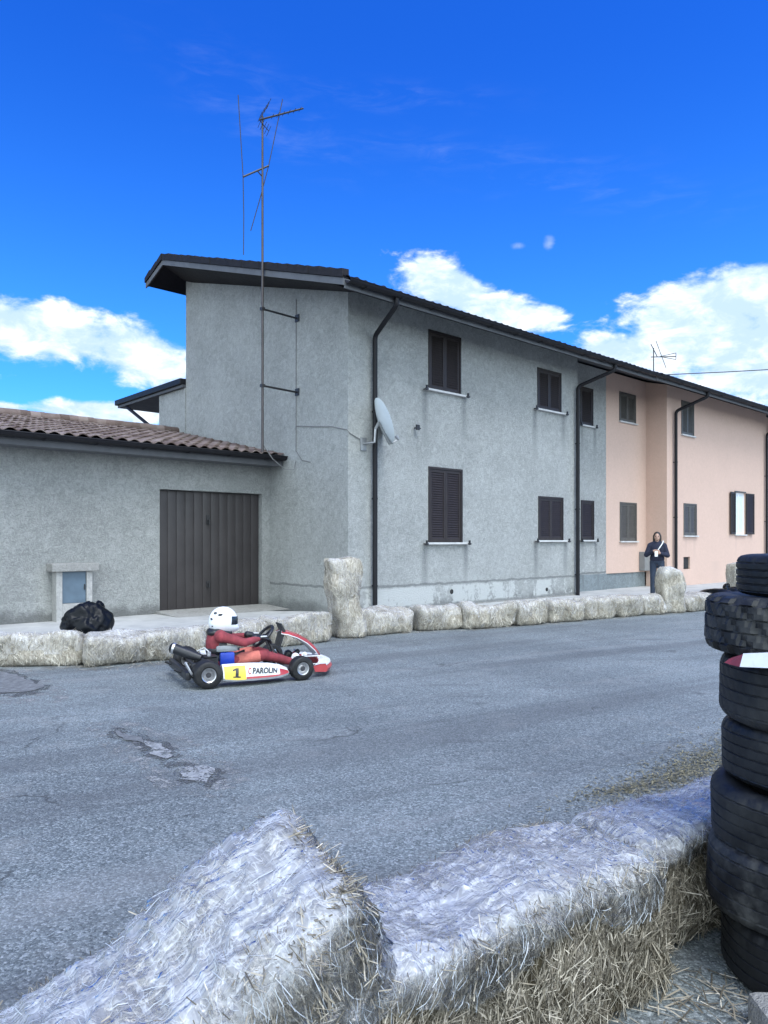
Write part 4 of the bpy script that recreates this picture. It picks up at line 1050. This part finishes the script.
# --- standing person, local +X is forward
def hand(base, d, up, s=1.0, curl=.6, side=1):
    """palm, four unequal bent fingers and a thumb"""
    d, up = Vector(d).normalized(), Vector(up).normalized(); sd_v = d.cross(up).normalized()*side; b = Vector(base); out = []
    pc = b + d*.045*s
    rot = Matrix((d, sd_v, d.cross(sd_v))).transposed()
    out.append(('e', pc, (.052*s,.042*s,.018*s), rot))
    for i, (o_, l_) in enumerate(((-.030,.062),(-.010,.074),(.010,.070),(.029,.054))):
        k0 = b + d*.085*s + sd_v*o_*s; d1 = (d - up*curl*.5).normalized(); k1 = k0 + d1*l_*.5*s; d2 = (d*.6 - up*curl*1.3).normalized(); k2 = k1 + d2*l_*.5*s
        out += [('c', k0 - d*.02*s, k1, .0098*s, .009*s), ('c', k1, k2, .009*s, .0075*s)]
    t0 = b + d*.03*s - sd_v*.032*s; t1 = t0 + (d*.5 - sd_v*.7 - up*.2).normalized()*.036*s; t2 = t1 + (d*.9 - up*.5*curl).normalized()*.03*s
    out += [('c', t0, t1, .013*s, .011*s), ('c', t1, t2, .011*s, .009*s)]
    return out
pe = thing('person', 'person in dark hooded top and blue jeans standing by the pink wall', 'person', (7.05,19.1,.15), R(-112))
hd = Vector((.02,0,1.56))
L_sh, R_sh = Vector((0,.165,1.325)), Vector((0,-.165,1.33)); L_el, R_el = Vector((.04,.25,1.08)), Vector((.04,-.26,1.09)); L_w, R_w = Vector((.25,.07,1.14)), Vector((.25,-.07,1.20))
body = [('e', hd, (.095,.075,.115), ID), ('e', hd+Vector((.05,0,-.05)), (.05,.052,.06), ID), ('c', hd-Vector((.0,0,.08)), (0,0,1.36), .055, .06),
 ('e', hd+Vector((.1,0,-.015)), (.018,.014,.022), ID), ('e', hd+Vector((0,.078,-.01)), (.02,.012,.03), ID), ('e', hd+Vector((0,-.078,-.01)), (.02,.012,.03), ID),
 ('e', (0,0,1.22), (.11,.165,.2), ID), ('e', (0,0,.98), (.10,.15,.17), ID), ('c', L_sh, R_sh, .055, .055),
 ('c', L_sh, L_el, .058, .045), ('c', L_el, L_w, .043, .03), ('c', R_sh, R_el, .058, .045), ('c', R_el, R_w, .043, .03)]
for sgn in (1, -1):
    body += [('c', (0,.09*sgn,.90), (.02,.10*sgn,.50), .085, .06), ('c', (.02,.10*sgn,.50), (-.01,.11*sgn,.09), .056, .042), ('c', (-.02,.11*sgn,.045), (.15,.125*sgn,.03), .042, .03)]
body += hand(L_w, (.25,-.9,.25), (.9,.2,0), 1.0, .8, 1) + hand(R_w, (.25,.9,-.1), (.9,-.2,0), 1.0, .8, -1)
bo = flesh('body', body, .0085, skin, pe, 3)
hood = [('e', (0,0,1.22), (.135,.195,.22), ID), ('e', (0,0,1.0), (.128,.18,.17), ID), ('c', L_sh, (0,.03,1.40), .082, .07), ('c', R_sh, (0,-.03,1.40), .082, .07), ('c', (-.015,0,1.44), (-.02,0,1.38), .075, .1),
 ('c', L_sh, L_el, .078, .066), ('c', L_el, L_w.lerp(L_el,.12), .064, .046), ('c', R_sh, R_el, .078, .066), ('c', R_el, R_w.lerp(R_el,.12), .064, .046),
 ('e', (-.07,0,1.42), (.07,.12,.06), ID)]
flesh('hooded_top', hood, .012, navy, pe, 4)
jn = [('e', (0,0,.93), (.118,.165,.1), ID)]
for sgn in (1, -1): jn += [('c', (0,.09*sgn,.90), (.02,.10*sgn,.50), .098, .075), ('c', (.02,.10*sgn,.50), (-.01,.11*sgn,.11), .072, .062)]
flesh('jeans', jn, .012, denim, pe, 3)
flesh('hair', [('e', hd+Vector((-.02,0,.03)), (.098,.092,.105), ID), ('e', hd+Vector((-.045,.0,-.07)), (.06,.09,.1), ID), ('c', hd+Vector((.0,.082,.02)), hd+Vector((-.01,.08,-.13)), .026, .03), ('c', hd+Vector((.0,-.082,.02)), hd+Vector((-.01,-.08,-.13)), .026, .03)], .01, hairm, pe, 3)
for sgn in (1, -1):
    g = MB(); bm = bmesh.new(); bmesh.ops.create_uvsphere(bm, u_segments=10, v_segments=8, radius=.012, matrix=Matrix.Translation(hd+Vector((.088,.03*sgn,.012)))); g.addbm(bm); g.build('eye', G['dark_hole'], pe, smooth=True)
g = MB(); g.box((.10,-.026,1.485),(.105,.026,1.495)); g.build('mouth', paint('lips', (.28,.11,.1), .5), pe)
for sgn in (1, -1):
    g = MB(); g.box((-.08,.125*sgn-.045,0),(.20,.125*sgn+.045,.085), .03); g.build('shoe', G['iron'], pe, smooth=50)
g = MB(); sp_ = [(.19,-.02,1.09),(.24,.0,1.18),(.235,.06,1.27),(.165,.13,1.385),(.09,.15,1.45)]
g.tube(sp_, .014, 6); g.build('white_strap', G['white_plastic'], pe)
g = MB(); g.box((.275,-.05,1.05),(.29,.025,1.19), .005); tag(g.build('phone', G['white_plastic']), 'pale phone held at the chest by the person in the dark hooded top', 'phone')
ph = bpy.data.objects['phone']; ph.location = pe.location; ph.rotation_euler = pe.rotation_euler

# ------------------------------------------------------------------ kart and driver (local x forward, y left)
KA = R(25.8); KC = (-2.176, 8.57, 0)
kred = paint('kart_red_paint', (.42,.055,.06), .35, .12, 6); kwhite = paint('kart_white_paint', (.74,.75,.76), .3, .06, 6, dirt=(.5,.5,.5))
kyel = paint('kart_yellow_plate', (.72,.52,.06), .4, .06, 6); kblk = paint('kart_black_plastic', (.016,.017,.02), .42, .25, 8)
kblue = paint('kart_blue_shell', (.012,.045,.36), .3, .15, 5); kgrey = paint('kart_grey_pad', (.22,.24,.25), .7, .2, 8)
alu = paint('kart_alloy', (.55,.55,.56), .32, .1, 10, metallic=.8); frame_m = paint('kart_frame_paint', (.05,.05,.055), .4, .2, 8, metallic=.3)
salmon = paint('faded_red_cloth', (.52,.15,.115), .85, .15, 14, .3); suit = paint('red_race_suit', (.23,.036,.045), .85, .35, 9, .9)
helm = paint('white_helmet_shell', (.80,.82,.85), .18, .03, 4); visor = paint('smoked_visor', (.02,.025,.035), .12, .1, 4)
kart = thing('go_kart', 'racing go-kart with yellow number one plate and red white bodywork, driving past', 'go-kart', KC, KA)
g = MB()
for sgn in (1, -1):
    g.tube([(-.12,.30*sgn,.085),(.25,.30*sgn,.075),(.75,.26*sgn,.07),(1.05,.19*sgn,.07),(1.38,.16*sgn,.08)], .016, 8)
    g.tube([(.95,.24*sgn,.07),(1.08,.36*sgn,.11),(1.08,.42*sgn,.14)], .015, 8)
g.tube([(-.1,-.30,.085),(-.1,.30,.085)], .016, 8); g.tube([(1.36,-.17,.08),(1.36,.17,.08)], .016, 8); g.tube([(.62,-.27,.075),(.62,.27,.075)], .015, 8)
g.tube([(0,-.62,.148),(0,.62,.148)], .02, 10)
g.tube([(.95,-.02,.09),(.83,0,.40)], .011, 8); g.tube([(.98,-.16,.08),(.88,0,.37)], .010, 6); g.tube([(.98,.16,.08),(.88,0,.37)], .010, 6)
g.build('chassis', frame_m, kart, smooth=40)
g = MB(); g.prism([(.5,-.25),(1.3,-.17),(1.3,.17),(.5,.25)], .045, .055, 'Z'); g.build('floor_tray', alu, kart)
def kart_wheel(x, y, r, w):
    g = MB(); out = -1 if y < 0 else 1
    prof = [(r*.52,-w*.42),(r*.6,-w*.5),(r*.85,-w*.5),(r*.96,-w*.44),(r,-w*.34),(r,w*.34),(r*.96,w*.44),(r*.85,w*.5),(r*.6,w*.5),(r*.52,w*.42)]
    wh = thing('wheel', None, None, (x,y,r)); wh.parent = kart
    g.lathe(prof, (0,0,0), 'Y', 36, True); ty_ = g.build('tyre', G['rubber_slick'], wh, smooth=40)
    g = MB(); g.lathe([(.012,out*w*.38),(.03,out*w*.38),(.034,out*w*.30),(r*.40,out*w*.22),(r*.46,out*w*.44),(r*.52,out*w*.47),(r*.53,out*w*.40),(r*.5,-out*w*.40),(r*.46,-out*w*.40),(r*.42,out*w*.14),(.012,out*w*.2)], (0,0,0), 'Y', 28, True)
    for k in range(3):
        an2 = k*2.094; g.tube([(.05*math.cos(an2),out*w*.26,.05*math.sin(an2)),(.05*math.cos(an2),out*w*.34,.05*math.sin(an2))], .008, 6)
    g.build('rim', alu, wh, smooth=30)
    return wh
# wheels are meshes' parents: build each wheel's tyre as the part and the rim below it
def kart_wheel2(x, y, r, w, steer=0):
    out = -1 if y < 0 else 1
    prof = [(r*.52,-w*.42),(r*.6,-w*.5),(r*.85,-w*.5),(r*.96,-w*.44),(r,-w*.34),(r,w*.34),(r*.96,w*.44),(r*.85,w*.5),(r*.6,w*.5),(r*.52,w*.42)]
    g = MB(); g.lathe(prof, (0,0,0), 'Y', 40, True); wh = g.build('wheel', G['rubber_slick'], kart, smooth=40); wh.location = (x,y,r); wh.rotation_euler = (0,0,steer)
    g = MB(); g.lathe([(.012,out*w*.38),(.03,out*w*.38),(.034,out*w*.30),(r*.38,out*w*.20),(r*.46,out*w*.44),(r*.52,out*w*.47),(r*.53,out*w*.40),(r*.5,-out*w*.40),(r*.46,-out*w*.40),(r*.40,out*w*.12),(.012,out*w*.2)], (0,0,0), 'Y', 28, True)
    g.build('rim', alu, wh, smooth=30)
    g = MB(); g.lathe([(0,out*w*.42),(.024,out*w*.42),(.03,out*w*.385),(.03,out*w*.37)], (0,0,0), 'Y', 14); g.build('hub', frame_m, wh)
    return wh
kart_wheel2(0,-.575,.152,.215); kart_wheel2(0,.575,.152,.215)
kart_wheel2(1.08,-.57,.138,.135,R(4)); kart_wheel2(1.08,.57,.138,.135,R(4))
# bucket seat
g = MB(); ns = 14; pr_ = [(.02,.42,.19),(.03,.36,.205),(.05,.26,.205),(.12,.13,.20),(.22,.085,.19),(.36,.08,.17),(.47,.10,.12)]
vs0 = []
for (x, z, hw) in pr_:
    for k in range(ns+1):
        s_ = -1+2*k/ns; rise = (abs(s_)**3.2)*(.22 if x > .05 else .05); fx = (abs(s_)**3)*(.16 if z > .2 else .0)
        vs0.append((.12+x*.9+fx, s_*hw, z+rise))
fs0 = [(i*(ns+1)+k, i*(ns+1)+k+1, (i+1)*(ns+1)+k+1, (i+1)*(ns+1)+k) for i in range(len(pr_)-1) for k in range(ns)]
g.add(vs0, fs0); se = g.build('seat', kblk, kart, smooth=True); md = se.modifiers.new('t', 'SOLIDIFY'); md.thickness = .02
g = MB(); g.box((.22,-.255,.17),(.39,-.205,.325), .024); g.build('side_panel', kblue, se, smooth=50)
g = MB(); g.box((.18,-.25,.328),(.43,-.19,.40), .028); g.build('rib_pad', kgrey, se, smooth=50)
# side pods
def pod(sgn):
    g = MB(); n = 12; P = []
    secs = [(.16,.50,.075,.245,.66),(.30,.47,.06,.25,.685),(.50,.46,.055,.245,.69),(.68,.45,.055,.23,.685),(.82,.44,.06,.20,.665),(.92,.44,.075,.15,.62)]
    for (x, yi, zl, zh, yo) in secs:
        P.append([(x, sgn*yi, zl), (x, sgn*(yo-.03), zl), (x, sgn*yo, zl+.03), (x, sgn*(yo-.012), (zl+zh)/2), (x, sgn*(yo-.05), zh-.02), (x, sgn*(yo-.09), zh), (x, sgn*yi, zh-.03)])
    vs0 = [p for s_ in P for p in s_]; m_ = 7
    fs0 = [(i*m_+k, i*m_+(k+1)%m_, (i+1)*m_+(k+1)%m_, (i+1)*m_+k) for i in range(len(P)-1) for k in range(m_)] + [tuple(range(m_)), tuple(range((len(P)-1)*m_, len(P)*m_))]
    g.add(vs0, fs0); return g.build('side_pod', kwhite, kart, smooth=40)
pl, prr = pod(1), pod(-1)
def surf(x, f):   # outer face of the right side pod: point at height fraction f
    xs = [.16,.30,.50,.68,.82,.92]; zl = np.interp(x, xs, [.075,.06,.055,.055,.06,.075]); zh = np.interp(x, xs, [.245,.25,.245,.23,.20,.15]); yo = np.interp(x, xs, [.66,.685,.69,.685,.665,.62])
    pts = [(yo,zl+.03),(yo-.012,(zl+zh)/2),(yo-.05,zh-.02)]
    if f < .5: a_, b_, s_ = pts[0], pts[1], f*2
    else: a_, b_, s_ = pts[1], pts[2], f*2-1
    return Vector((x, -(a_[0]+(b_[0]-a_[0])*s_), a_[1]+(b_[1]-a_[1])*s_))
def decal(x0, x1, f0, f1, off, name, m, parent):
    g = MB(); nx, nf = 8, 6; o_ = len(g.v)
    for i in range(nx+1):
        for j in range(nf+1):
            p = surf(x0+(x1-x0)*i/nx, f0+(f1-f0)*j/nf); g.v.append((p.x, p.y-off, p.z+off*.3))
    g.f = [(i*(nf+1)+j, (i+1)*(nf+1)+j, (i+1)*(nf+1)+j+1, i*(nf+1)+j+1) for i in range(nx) for j in range(nf)]
    return g.build(name, m, parent, smooth=True)
decal(.172,.405,-.08,1.0,.004,'number_plate', kyel, prr)
decal(.41,.91,-.02,.16,.004,'red_stripe', kred, prr)
decal(.80,.915,.16,.8,.004,'red_tip', kred, prr)
def text_on(s, xs, f, size, off, name, m, parent, shear=0, sx=1, xs1=None):
    cu = bpy.data.curves.new(name, 'FONT'); cu.body = s; cu.size = size; cu.shear = shear; cu.align_x = 'LEFT'; cu.offset = .011 if size > .1 else .003
    ob = bpy.data.objects.new('tmp', cu); COL.objects.link(ob)
    dg = bpy.context.evaluated_depsgraph_get(); me = bpy.data.meshes.new_from_object(ob.evaluated_get(dg)); bpy.data.objects.remove(ob)
    bm = bmesh.new(); bm.from_mesh(me); bmesh.ops.triangulate(bm, faces=bm.faces[:]); bmesh.ops.subdivide_edges(bm, edges=bm.edges[:], cuts=1)
    x0 = min(v.co.x for v in bm.verts); x1 = max(v.co.x for v in bm.verts); y0 = min(v.co.y for v in bm.verts)
    k = (xs1-xs)/(x1-x0) if xs1 else sx
    for v in bm.verts:
        x = xs + (v.co.x-x0)*k; h_ = v.co.y-y0; p = surf(x, f + h_/.145)
        v.co = Vector((p.x, p.y-off, p.z+off*.3))
    bm.to_mesh(me); bm.free(); return link(name, me, m, parent)
g = MB()
for quad in ([(.285,.14),(.318,.14),(.328,.82),(.295,.82)], [(.262,.10),(.342,.10),(.343,.20),(.263,.20)], [(.262,.62),(.296,.70),(.298,.82),(.264,.73)]):
    o_ = len(g.v); nq = 6
    for i in range(nq+1):
        for j in (0, 1):
            a_, b_ = (quad[0], quad[3]) if j == 0 else (quad[1], quad[2]); t_ = i/nq
            p = surf(a_[0]+(b_[0]-a_[0])*t_, a_[1]+(b_[1]-a_[1])*t_); g.v.append((p.x, p.y-.008, p.z+.0024))
    g.f += [(o_+i*2, o_+i*2+1, o_+i*2+3, o_+i*2+2) for i in range(nq)]
g.build('number_one', kblk, prr)
text_on('PAROLIN', .475, .36, .088, .007, 'lettering', kblk, prr, .25, 1.0, .775)
text_on('C', .43, .36, .088, .007, 'lettering', kred, prr, .25, 1.0, .468)
# nose and front panel
g = MB(); secs = []
for k in range(13):
    y = -.52+1.04*k/12; q_ = abs(y)/.52; xf = 1.63-.20*q_**2.2; 
    secs.append([(xf-.16,y,.07),(xf-.02,y,.06),(xf,y,.10),(xf-.03,y,.155),(xf-.10,y,.185-.03*q_),(xf-.18,y,.17-.03*q_)])
m_ = 6; vs0 = [p for s_ in secs for p in s_]
fs0 = [(i*m_+k, i*m_+(k+1)%m_, (i+1)*m_+(k+1)%m_, (i+1)*m_+k) for i in range(12) for k in range(m_)] + [tuple(range(m_)), tuple(range(12*m_, 13*m_))]
g.add(vs0, fs0); no = g.build('nose_cone', kred, kart, smooth=40)
g = MB(); sec2 = []
for k in range(13):
    y = -.525+1.05*k/12; q_ = min(1, abs(y)/.52); xf = 1.632-.20*q_**2.2
    sec2.append([(xf-.022,y,.140),(xf-.028,y,.160),(xf-.098,y,.190-.03*q_),(xf-.175,y,.176-.03*q_)])
g.add([p for s_ in sec2 for p in s_], [(i*4+k, i*4+k+1, (i+1)*4+k+1, (i+1)*4+k) for i in range(12) for k in range(3)]); g.build('white_top', kwhite, no, smooth=True)
def nassau(w0, w1, off, name, m, parent, back=False, y0=None):
    g = MB(); cl_ = [(1.02,.515),(1.10,.50),(1.22,.455),(1.34,.385),(1.44,.295),(1.51,.205)]; n = 8
    for i, (x, z) in enumerate(cl_):
        s_ = i/5; hw = (.115+.03*math.sin(s_*3.1))
        for k in range(n+1):
            q_ = w0+(w1-w0)*k/n; g.v.append((x+off*.6 - .03*q_*q_, q_*hw, z+off - .03*q_*q_))
    g.f = [(i*(n+1)+k, i*(n+1)+k+1, (i+1)*(n+1)+k+1, (i+1)*(n+1)+k) for i in range(5) for k in range(n)]
    o = g.build(name, m, parent, smooth=True)
    md = o.modifiers.new('t', 'SOLIDIFY'); md.thickness = .006; return o
na = nassau(-1, 1, 0, 'front_panel', kwhite, kart)
nassau(-.97, -.55, .008, 'red_stripe', kred, na); nassau(.55, .97, .008, 'red_stripe', kred, na); nassau(-.2, .2, .008, 'red_stripe', kred, na)
g = MB(); g.prism([(1.02,.52),(.985,.60),(1.0,.605),(1.05,.515),(.99,.33),(.97,.33)], -.10, .10, 'Y'); g.build('dash_bracket', kblk, na)
# steering wheel
g = MB(); ax = Vector((-.30,0,.95)).normalized(); sc_ = Vector((.80,0,.455)); e1 = Vector((0,1,0)); e2 = ax.cross(e1).normalized()
ax = Vector((-.72,0,.69)).normalized(); e2 = ax.cross(e1).normalized()
ring = [sc_ + (e1*math.cos(a_)+e2*math.sin(a_))*.155 for a_ in [2*math.pi*k/28 for k in range(29)]]
g.tube(ring, .018, 10, False)
for a_ in (.0, 2.1, 4.2): g.tube([sc_ - ax*.01, sc_ + (e1*math.cos(a_)+e2*math.sin(a_))*.15], .012, 6)
g.tube([sc_ - ax*.05, sc_ + ax*.01], .03, 10); g.tube([sc_, (1.05,0,.12)], .011, 8)
g.build('steering_wheel', kblk, kart, smooth=40)
# engine, airbox, exhaust, rear bumper, pedals
g = MB(); g.box((-.02,-.43,.10),(.16,-.29,.30), .015)
for k in range(6): g.box((.0,-.445,.20+k*.022),(.15,-.275,.21+k*.022))
en = g.build('engine', kblk, kart, smooth=40)
g = MB(); g.tube([(.07,-.36,.30),(.07,-.36,.36)], .022, 10); g.tube([(.07,-.36,.36),(.03,-.30,.40),(-.04,-.25,.36)], .008, 6); g.build('spark_plug', alu, en, smooth=40)
g = MB(); g.lathe([(.02,-.006),(.085,-.006),(.09,0),(.085,.006),(.02,.006)], (0,-.24,.152), 'Y', 26, True); g.build('brake_disc', alu, kart, smooth=30)
g = MB(); g.tube([(.10,-.44,.12),(.45,-.43,.14),(.80,-.40,.10)], .009, 6); g.build('side_bar', alu, kart)
g = MB(); g.tube([(-.30,-.10,.40),(-.285,-.115,.395),(-.28,-.12,.393)], [.045,.062,.064], 16); g.tube([(-.278,-.12,.392),(-.10,-.23,.32),(.0,-.30,.285)], [.058,.056,.042], 16); g.build('exhaust_silencer', kblk, en, smooth=40)
g = MB(); g.tube([(-.285,-.117,.3935),(-.262,-.128,.386)], .066, 16); g.build('clamp_ring', alu, en, smooth=40)
g = MB(); g.box((-.14,-.46,.16),(-.02,-.40,.26), .02); g.build('airbox', kblk, kart, smooth=40)
g = MB(); 
for k in range(1): g.box((-.23,-.58,.09),(-.165,.50,.19), .03)
g.tube([(-.30,-.3,.18),(-.1,-.3,.085)], .014, 8); g.tube([(-.30,.3,.18),(-.1,.3,.085)], .014, 8); rb = g.build('rear_bumper', kblk, kart, smooth=50)
g = MB(); g.tube([(-.24,-.60,.30),(-.17,-.60,.17),(-.10,-.50,.10)], .014, 8); g.build('stay', alu, rb)
for sgn in (1, -1):
    g = MB(); g.tube([(1.22,.12*sgn,.08),(1.26,.12*sgn,.22),(1.26,.20*sgn,.24)], .010, 8); g.build('pedal', alu, kart)
    g = MB(); g.tube([(.98,.05*sgn,.10),(1.07,.40*sgn,.135)], .009, 6); g.tube([(1.08,.40*sgn,.05),(1.08,.44*sgn,.22)], .016, 8); g.build('steering_rod', alu, kart)
g = MB(); g.tube([(1.30,-.19,.10),(1.52,-.30,.13),(1.55,0,.13),(1.52,.30,.13),(1.30,.19,.10)], .011, 8); g.tube([(1.12,-.2,.21),(1.48,-.2,.2)], .011, 8); g.build('front_bumper', alu, kart)

# --- driver
dr = thing('person', 'seated kart driver in red race suit and white full-face helmet holding the steering wheel', 'person', (KC[0],KC[1],0), KA)
hc = Vector((.315,0,.665))
sh = {s: Vector((.25,.185*s,.50)) for s in (1,-1)}; elb = {s: Vector((.50,.27*s,.425)) for s in (1,-1)}
grip = {s: sc_ + (e1*s*.985 + e2*.12)*.155 for s in (1,-1)}
wr = {s: grip[s] - Vector((.085,-.01*s,-.012)) for s in (1,-1)}
bd_ = [('e', (.23,0,.37), (.115,.165,.19), RY(-8)), ('e', (.26,0,.19), (.14,.165,.095), ID), ('c', sh[1], sh[-1], .075, .075), ('c', (.27,0,.52), (.29,0,.62), .06, .06), ('e', hc, (.09,.075,.11), ID)]
for s in (1,-1):
    bd_ += [('c', sh[s], elb[s], .064, .052), ('c', elb[s], wr[s], .05, .036), ('c', (.30,.10*s,.19), (.76,.19*s,.255), .088, .066), ('c', (.76,.19*s,.255), (1.13,.14*s,.14), .063, .045), ('c', (1.13,.14*s,.12), (1.25,.135*s,.20), .042, .034)]
flesh('race_suit', bd_, .011, suit, dr, 3)
flesh('rib_vest', [('e', (.235,0,.33), (.125,.178,.10), RY(-8)), ('e', (.25,0,.25), (.13,.178,.08), ID)], .011, kblk, dr, 3)
for s in (-1,1):
    flesh('thigh_panel', [('c', (.42,.118*s,.205), (.68,.176*s,.243), .087, .074)], .011, salmon, dr, 3)
    hv = (grip[s]-wr[s]).normalized()
    gl_ = [('c', wr[s]-hv*.05, wr[s], .045, .038)]
    upv = (Vector((0,0,1)) - hv*hv.z).normalized()
    gl_ += hand(wr[s], hv, Vector((0,-s*.25,.9)), 1.12, .9, s)
    flesh('glove', gl_, .006, kblk, dr, 2)
    g = MB(); g.box((-.04,-.02,0),(.04,.02,.012), .005); o = g.build('glove_patch', kwhite, dr); o.matrix_local = Matrix.Translation(wr[s]+hv*.05+Vector((0,0,.022))+Vector((0,.02*s if s<0 else .02,0)))
    flesh('boot', [('c', (1.13,.14*s,.13), (1.16,.14*s,.20), .05, .052), ('c', (1.13,.14*s,.095), (1.28,.135*s,.22), .046, .034)], .009, kwhite if s < 0 else kblk, dr, 2)
# helmet
bm = bmesh.new(); bmesh.ops.create_uvsphere(bm, u_segments=40, v_segments=28, radius=1)
for v in bm.verts:
    p = v.co.copy(); x, y, z = p.x*.168, p.y*.142, p.z*.165
    if z < -.02: x += .06*max(0, p.x)*min(1, (-.02-z)/.06); x -= .02*max(0,-p.x)*(-z/.15)
    z = max(z, -.142+.02*p.x)
    v.co = Vector((x, y, z))
g = MB(); g.addbm(bm, Matrix.Translation(hc) @ Matrix.Rotation(R(6), 4, 'Y')); he = g.build('helmet', helm, dr, smooth=True)
bm = bmesh.new(); bmesh.ops.create_uvsphere(bm, u_segments=48, v_segments=32, radius=1)
dl = [v for v in bm.verts if not (v.co.x > .28 and -.24 < v.co.z - .02 < .40)]
bmesh.ops.delete(bm, geom=dl, context='VERTS')
for v in bm.verts: v.co = Vector((v.co.x*.173+.002, v.co.y*.147, v.co.z*.167))
g = MB(); g.addbm(bm, Matrix.Translation(hc) @ Matrix.Rotation(R(6), 4, 'Y')); g.build('visor', visor, he, smooth=True)
for (x, y, z, a_, b_, c_) in ((-.06,-.118,.08,.03,.012,.014),(-.15,-.055,.03,.012,.03,.012),(-.14,-.06,-.055,.012,.02,.01),(.0,0,.163,.04,.018,.01),(-.11,-.08,.10,.02,.02,.012)):
    bm = bmesh.new(); bmesh.ops.create_uvsphere(bm, u_segments=12, v_segments=8, radius=1, matrix=Matrix.Translation(hc+Vector((x,y,z))) @ Matrix.Diagonal((a_,b_,c_,1))); g = MB(); g.addbm(bm); g.build('helmet_vent', kblk, he, smooth=True)
flesh('neck_brace', [('c', (.24,.07,.545), (.24,-.07,.545), .05, .05), ('c', (.24,-.09,.535), (.37,-.06,.525), .05, .04), ('c', (.24,.09,.535), (.37,.06,.525), .05, .04), ('e', (.19,0,.535), (.07,.125,.055), ID)], .01, kblk, dr, 3)
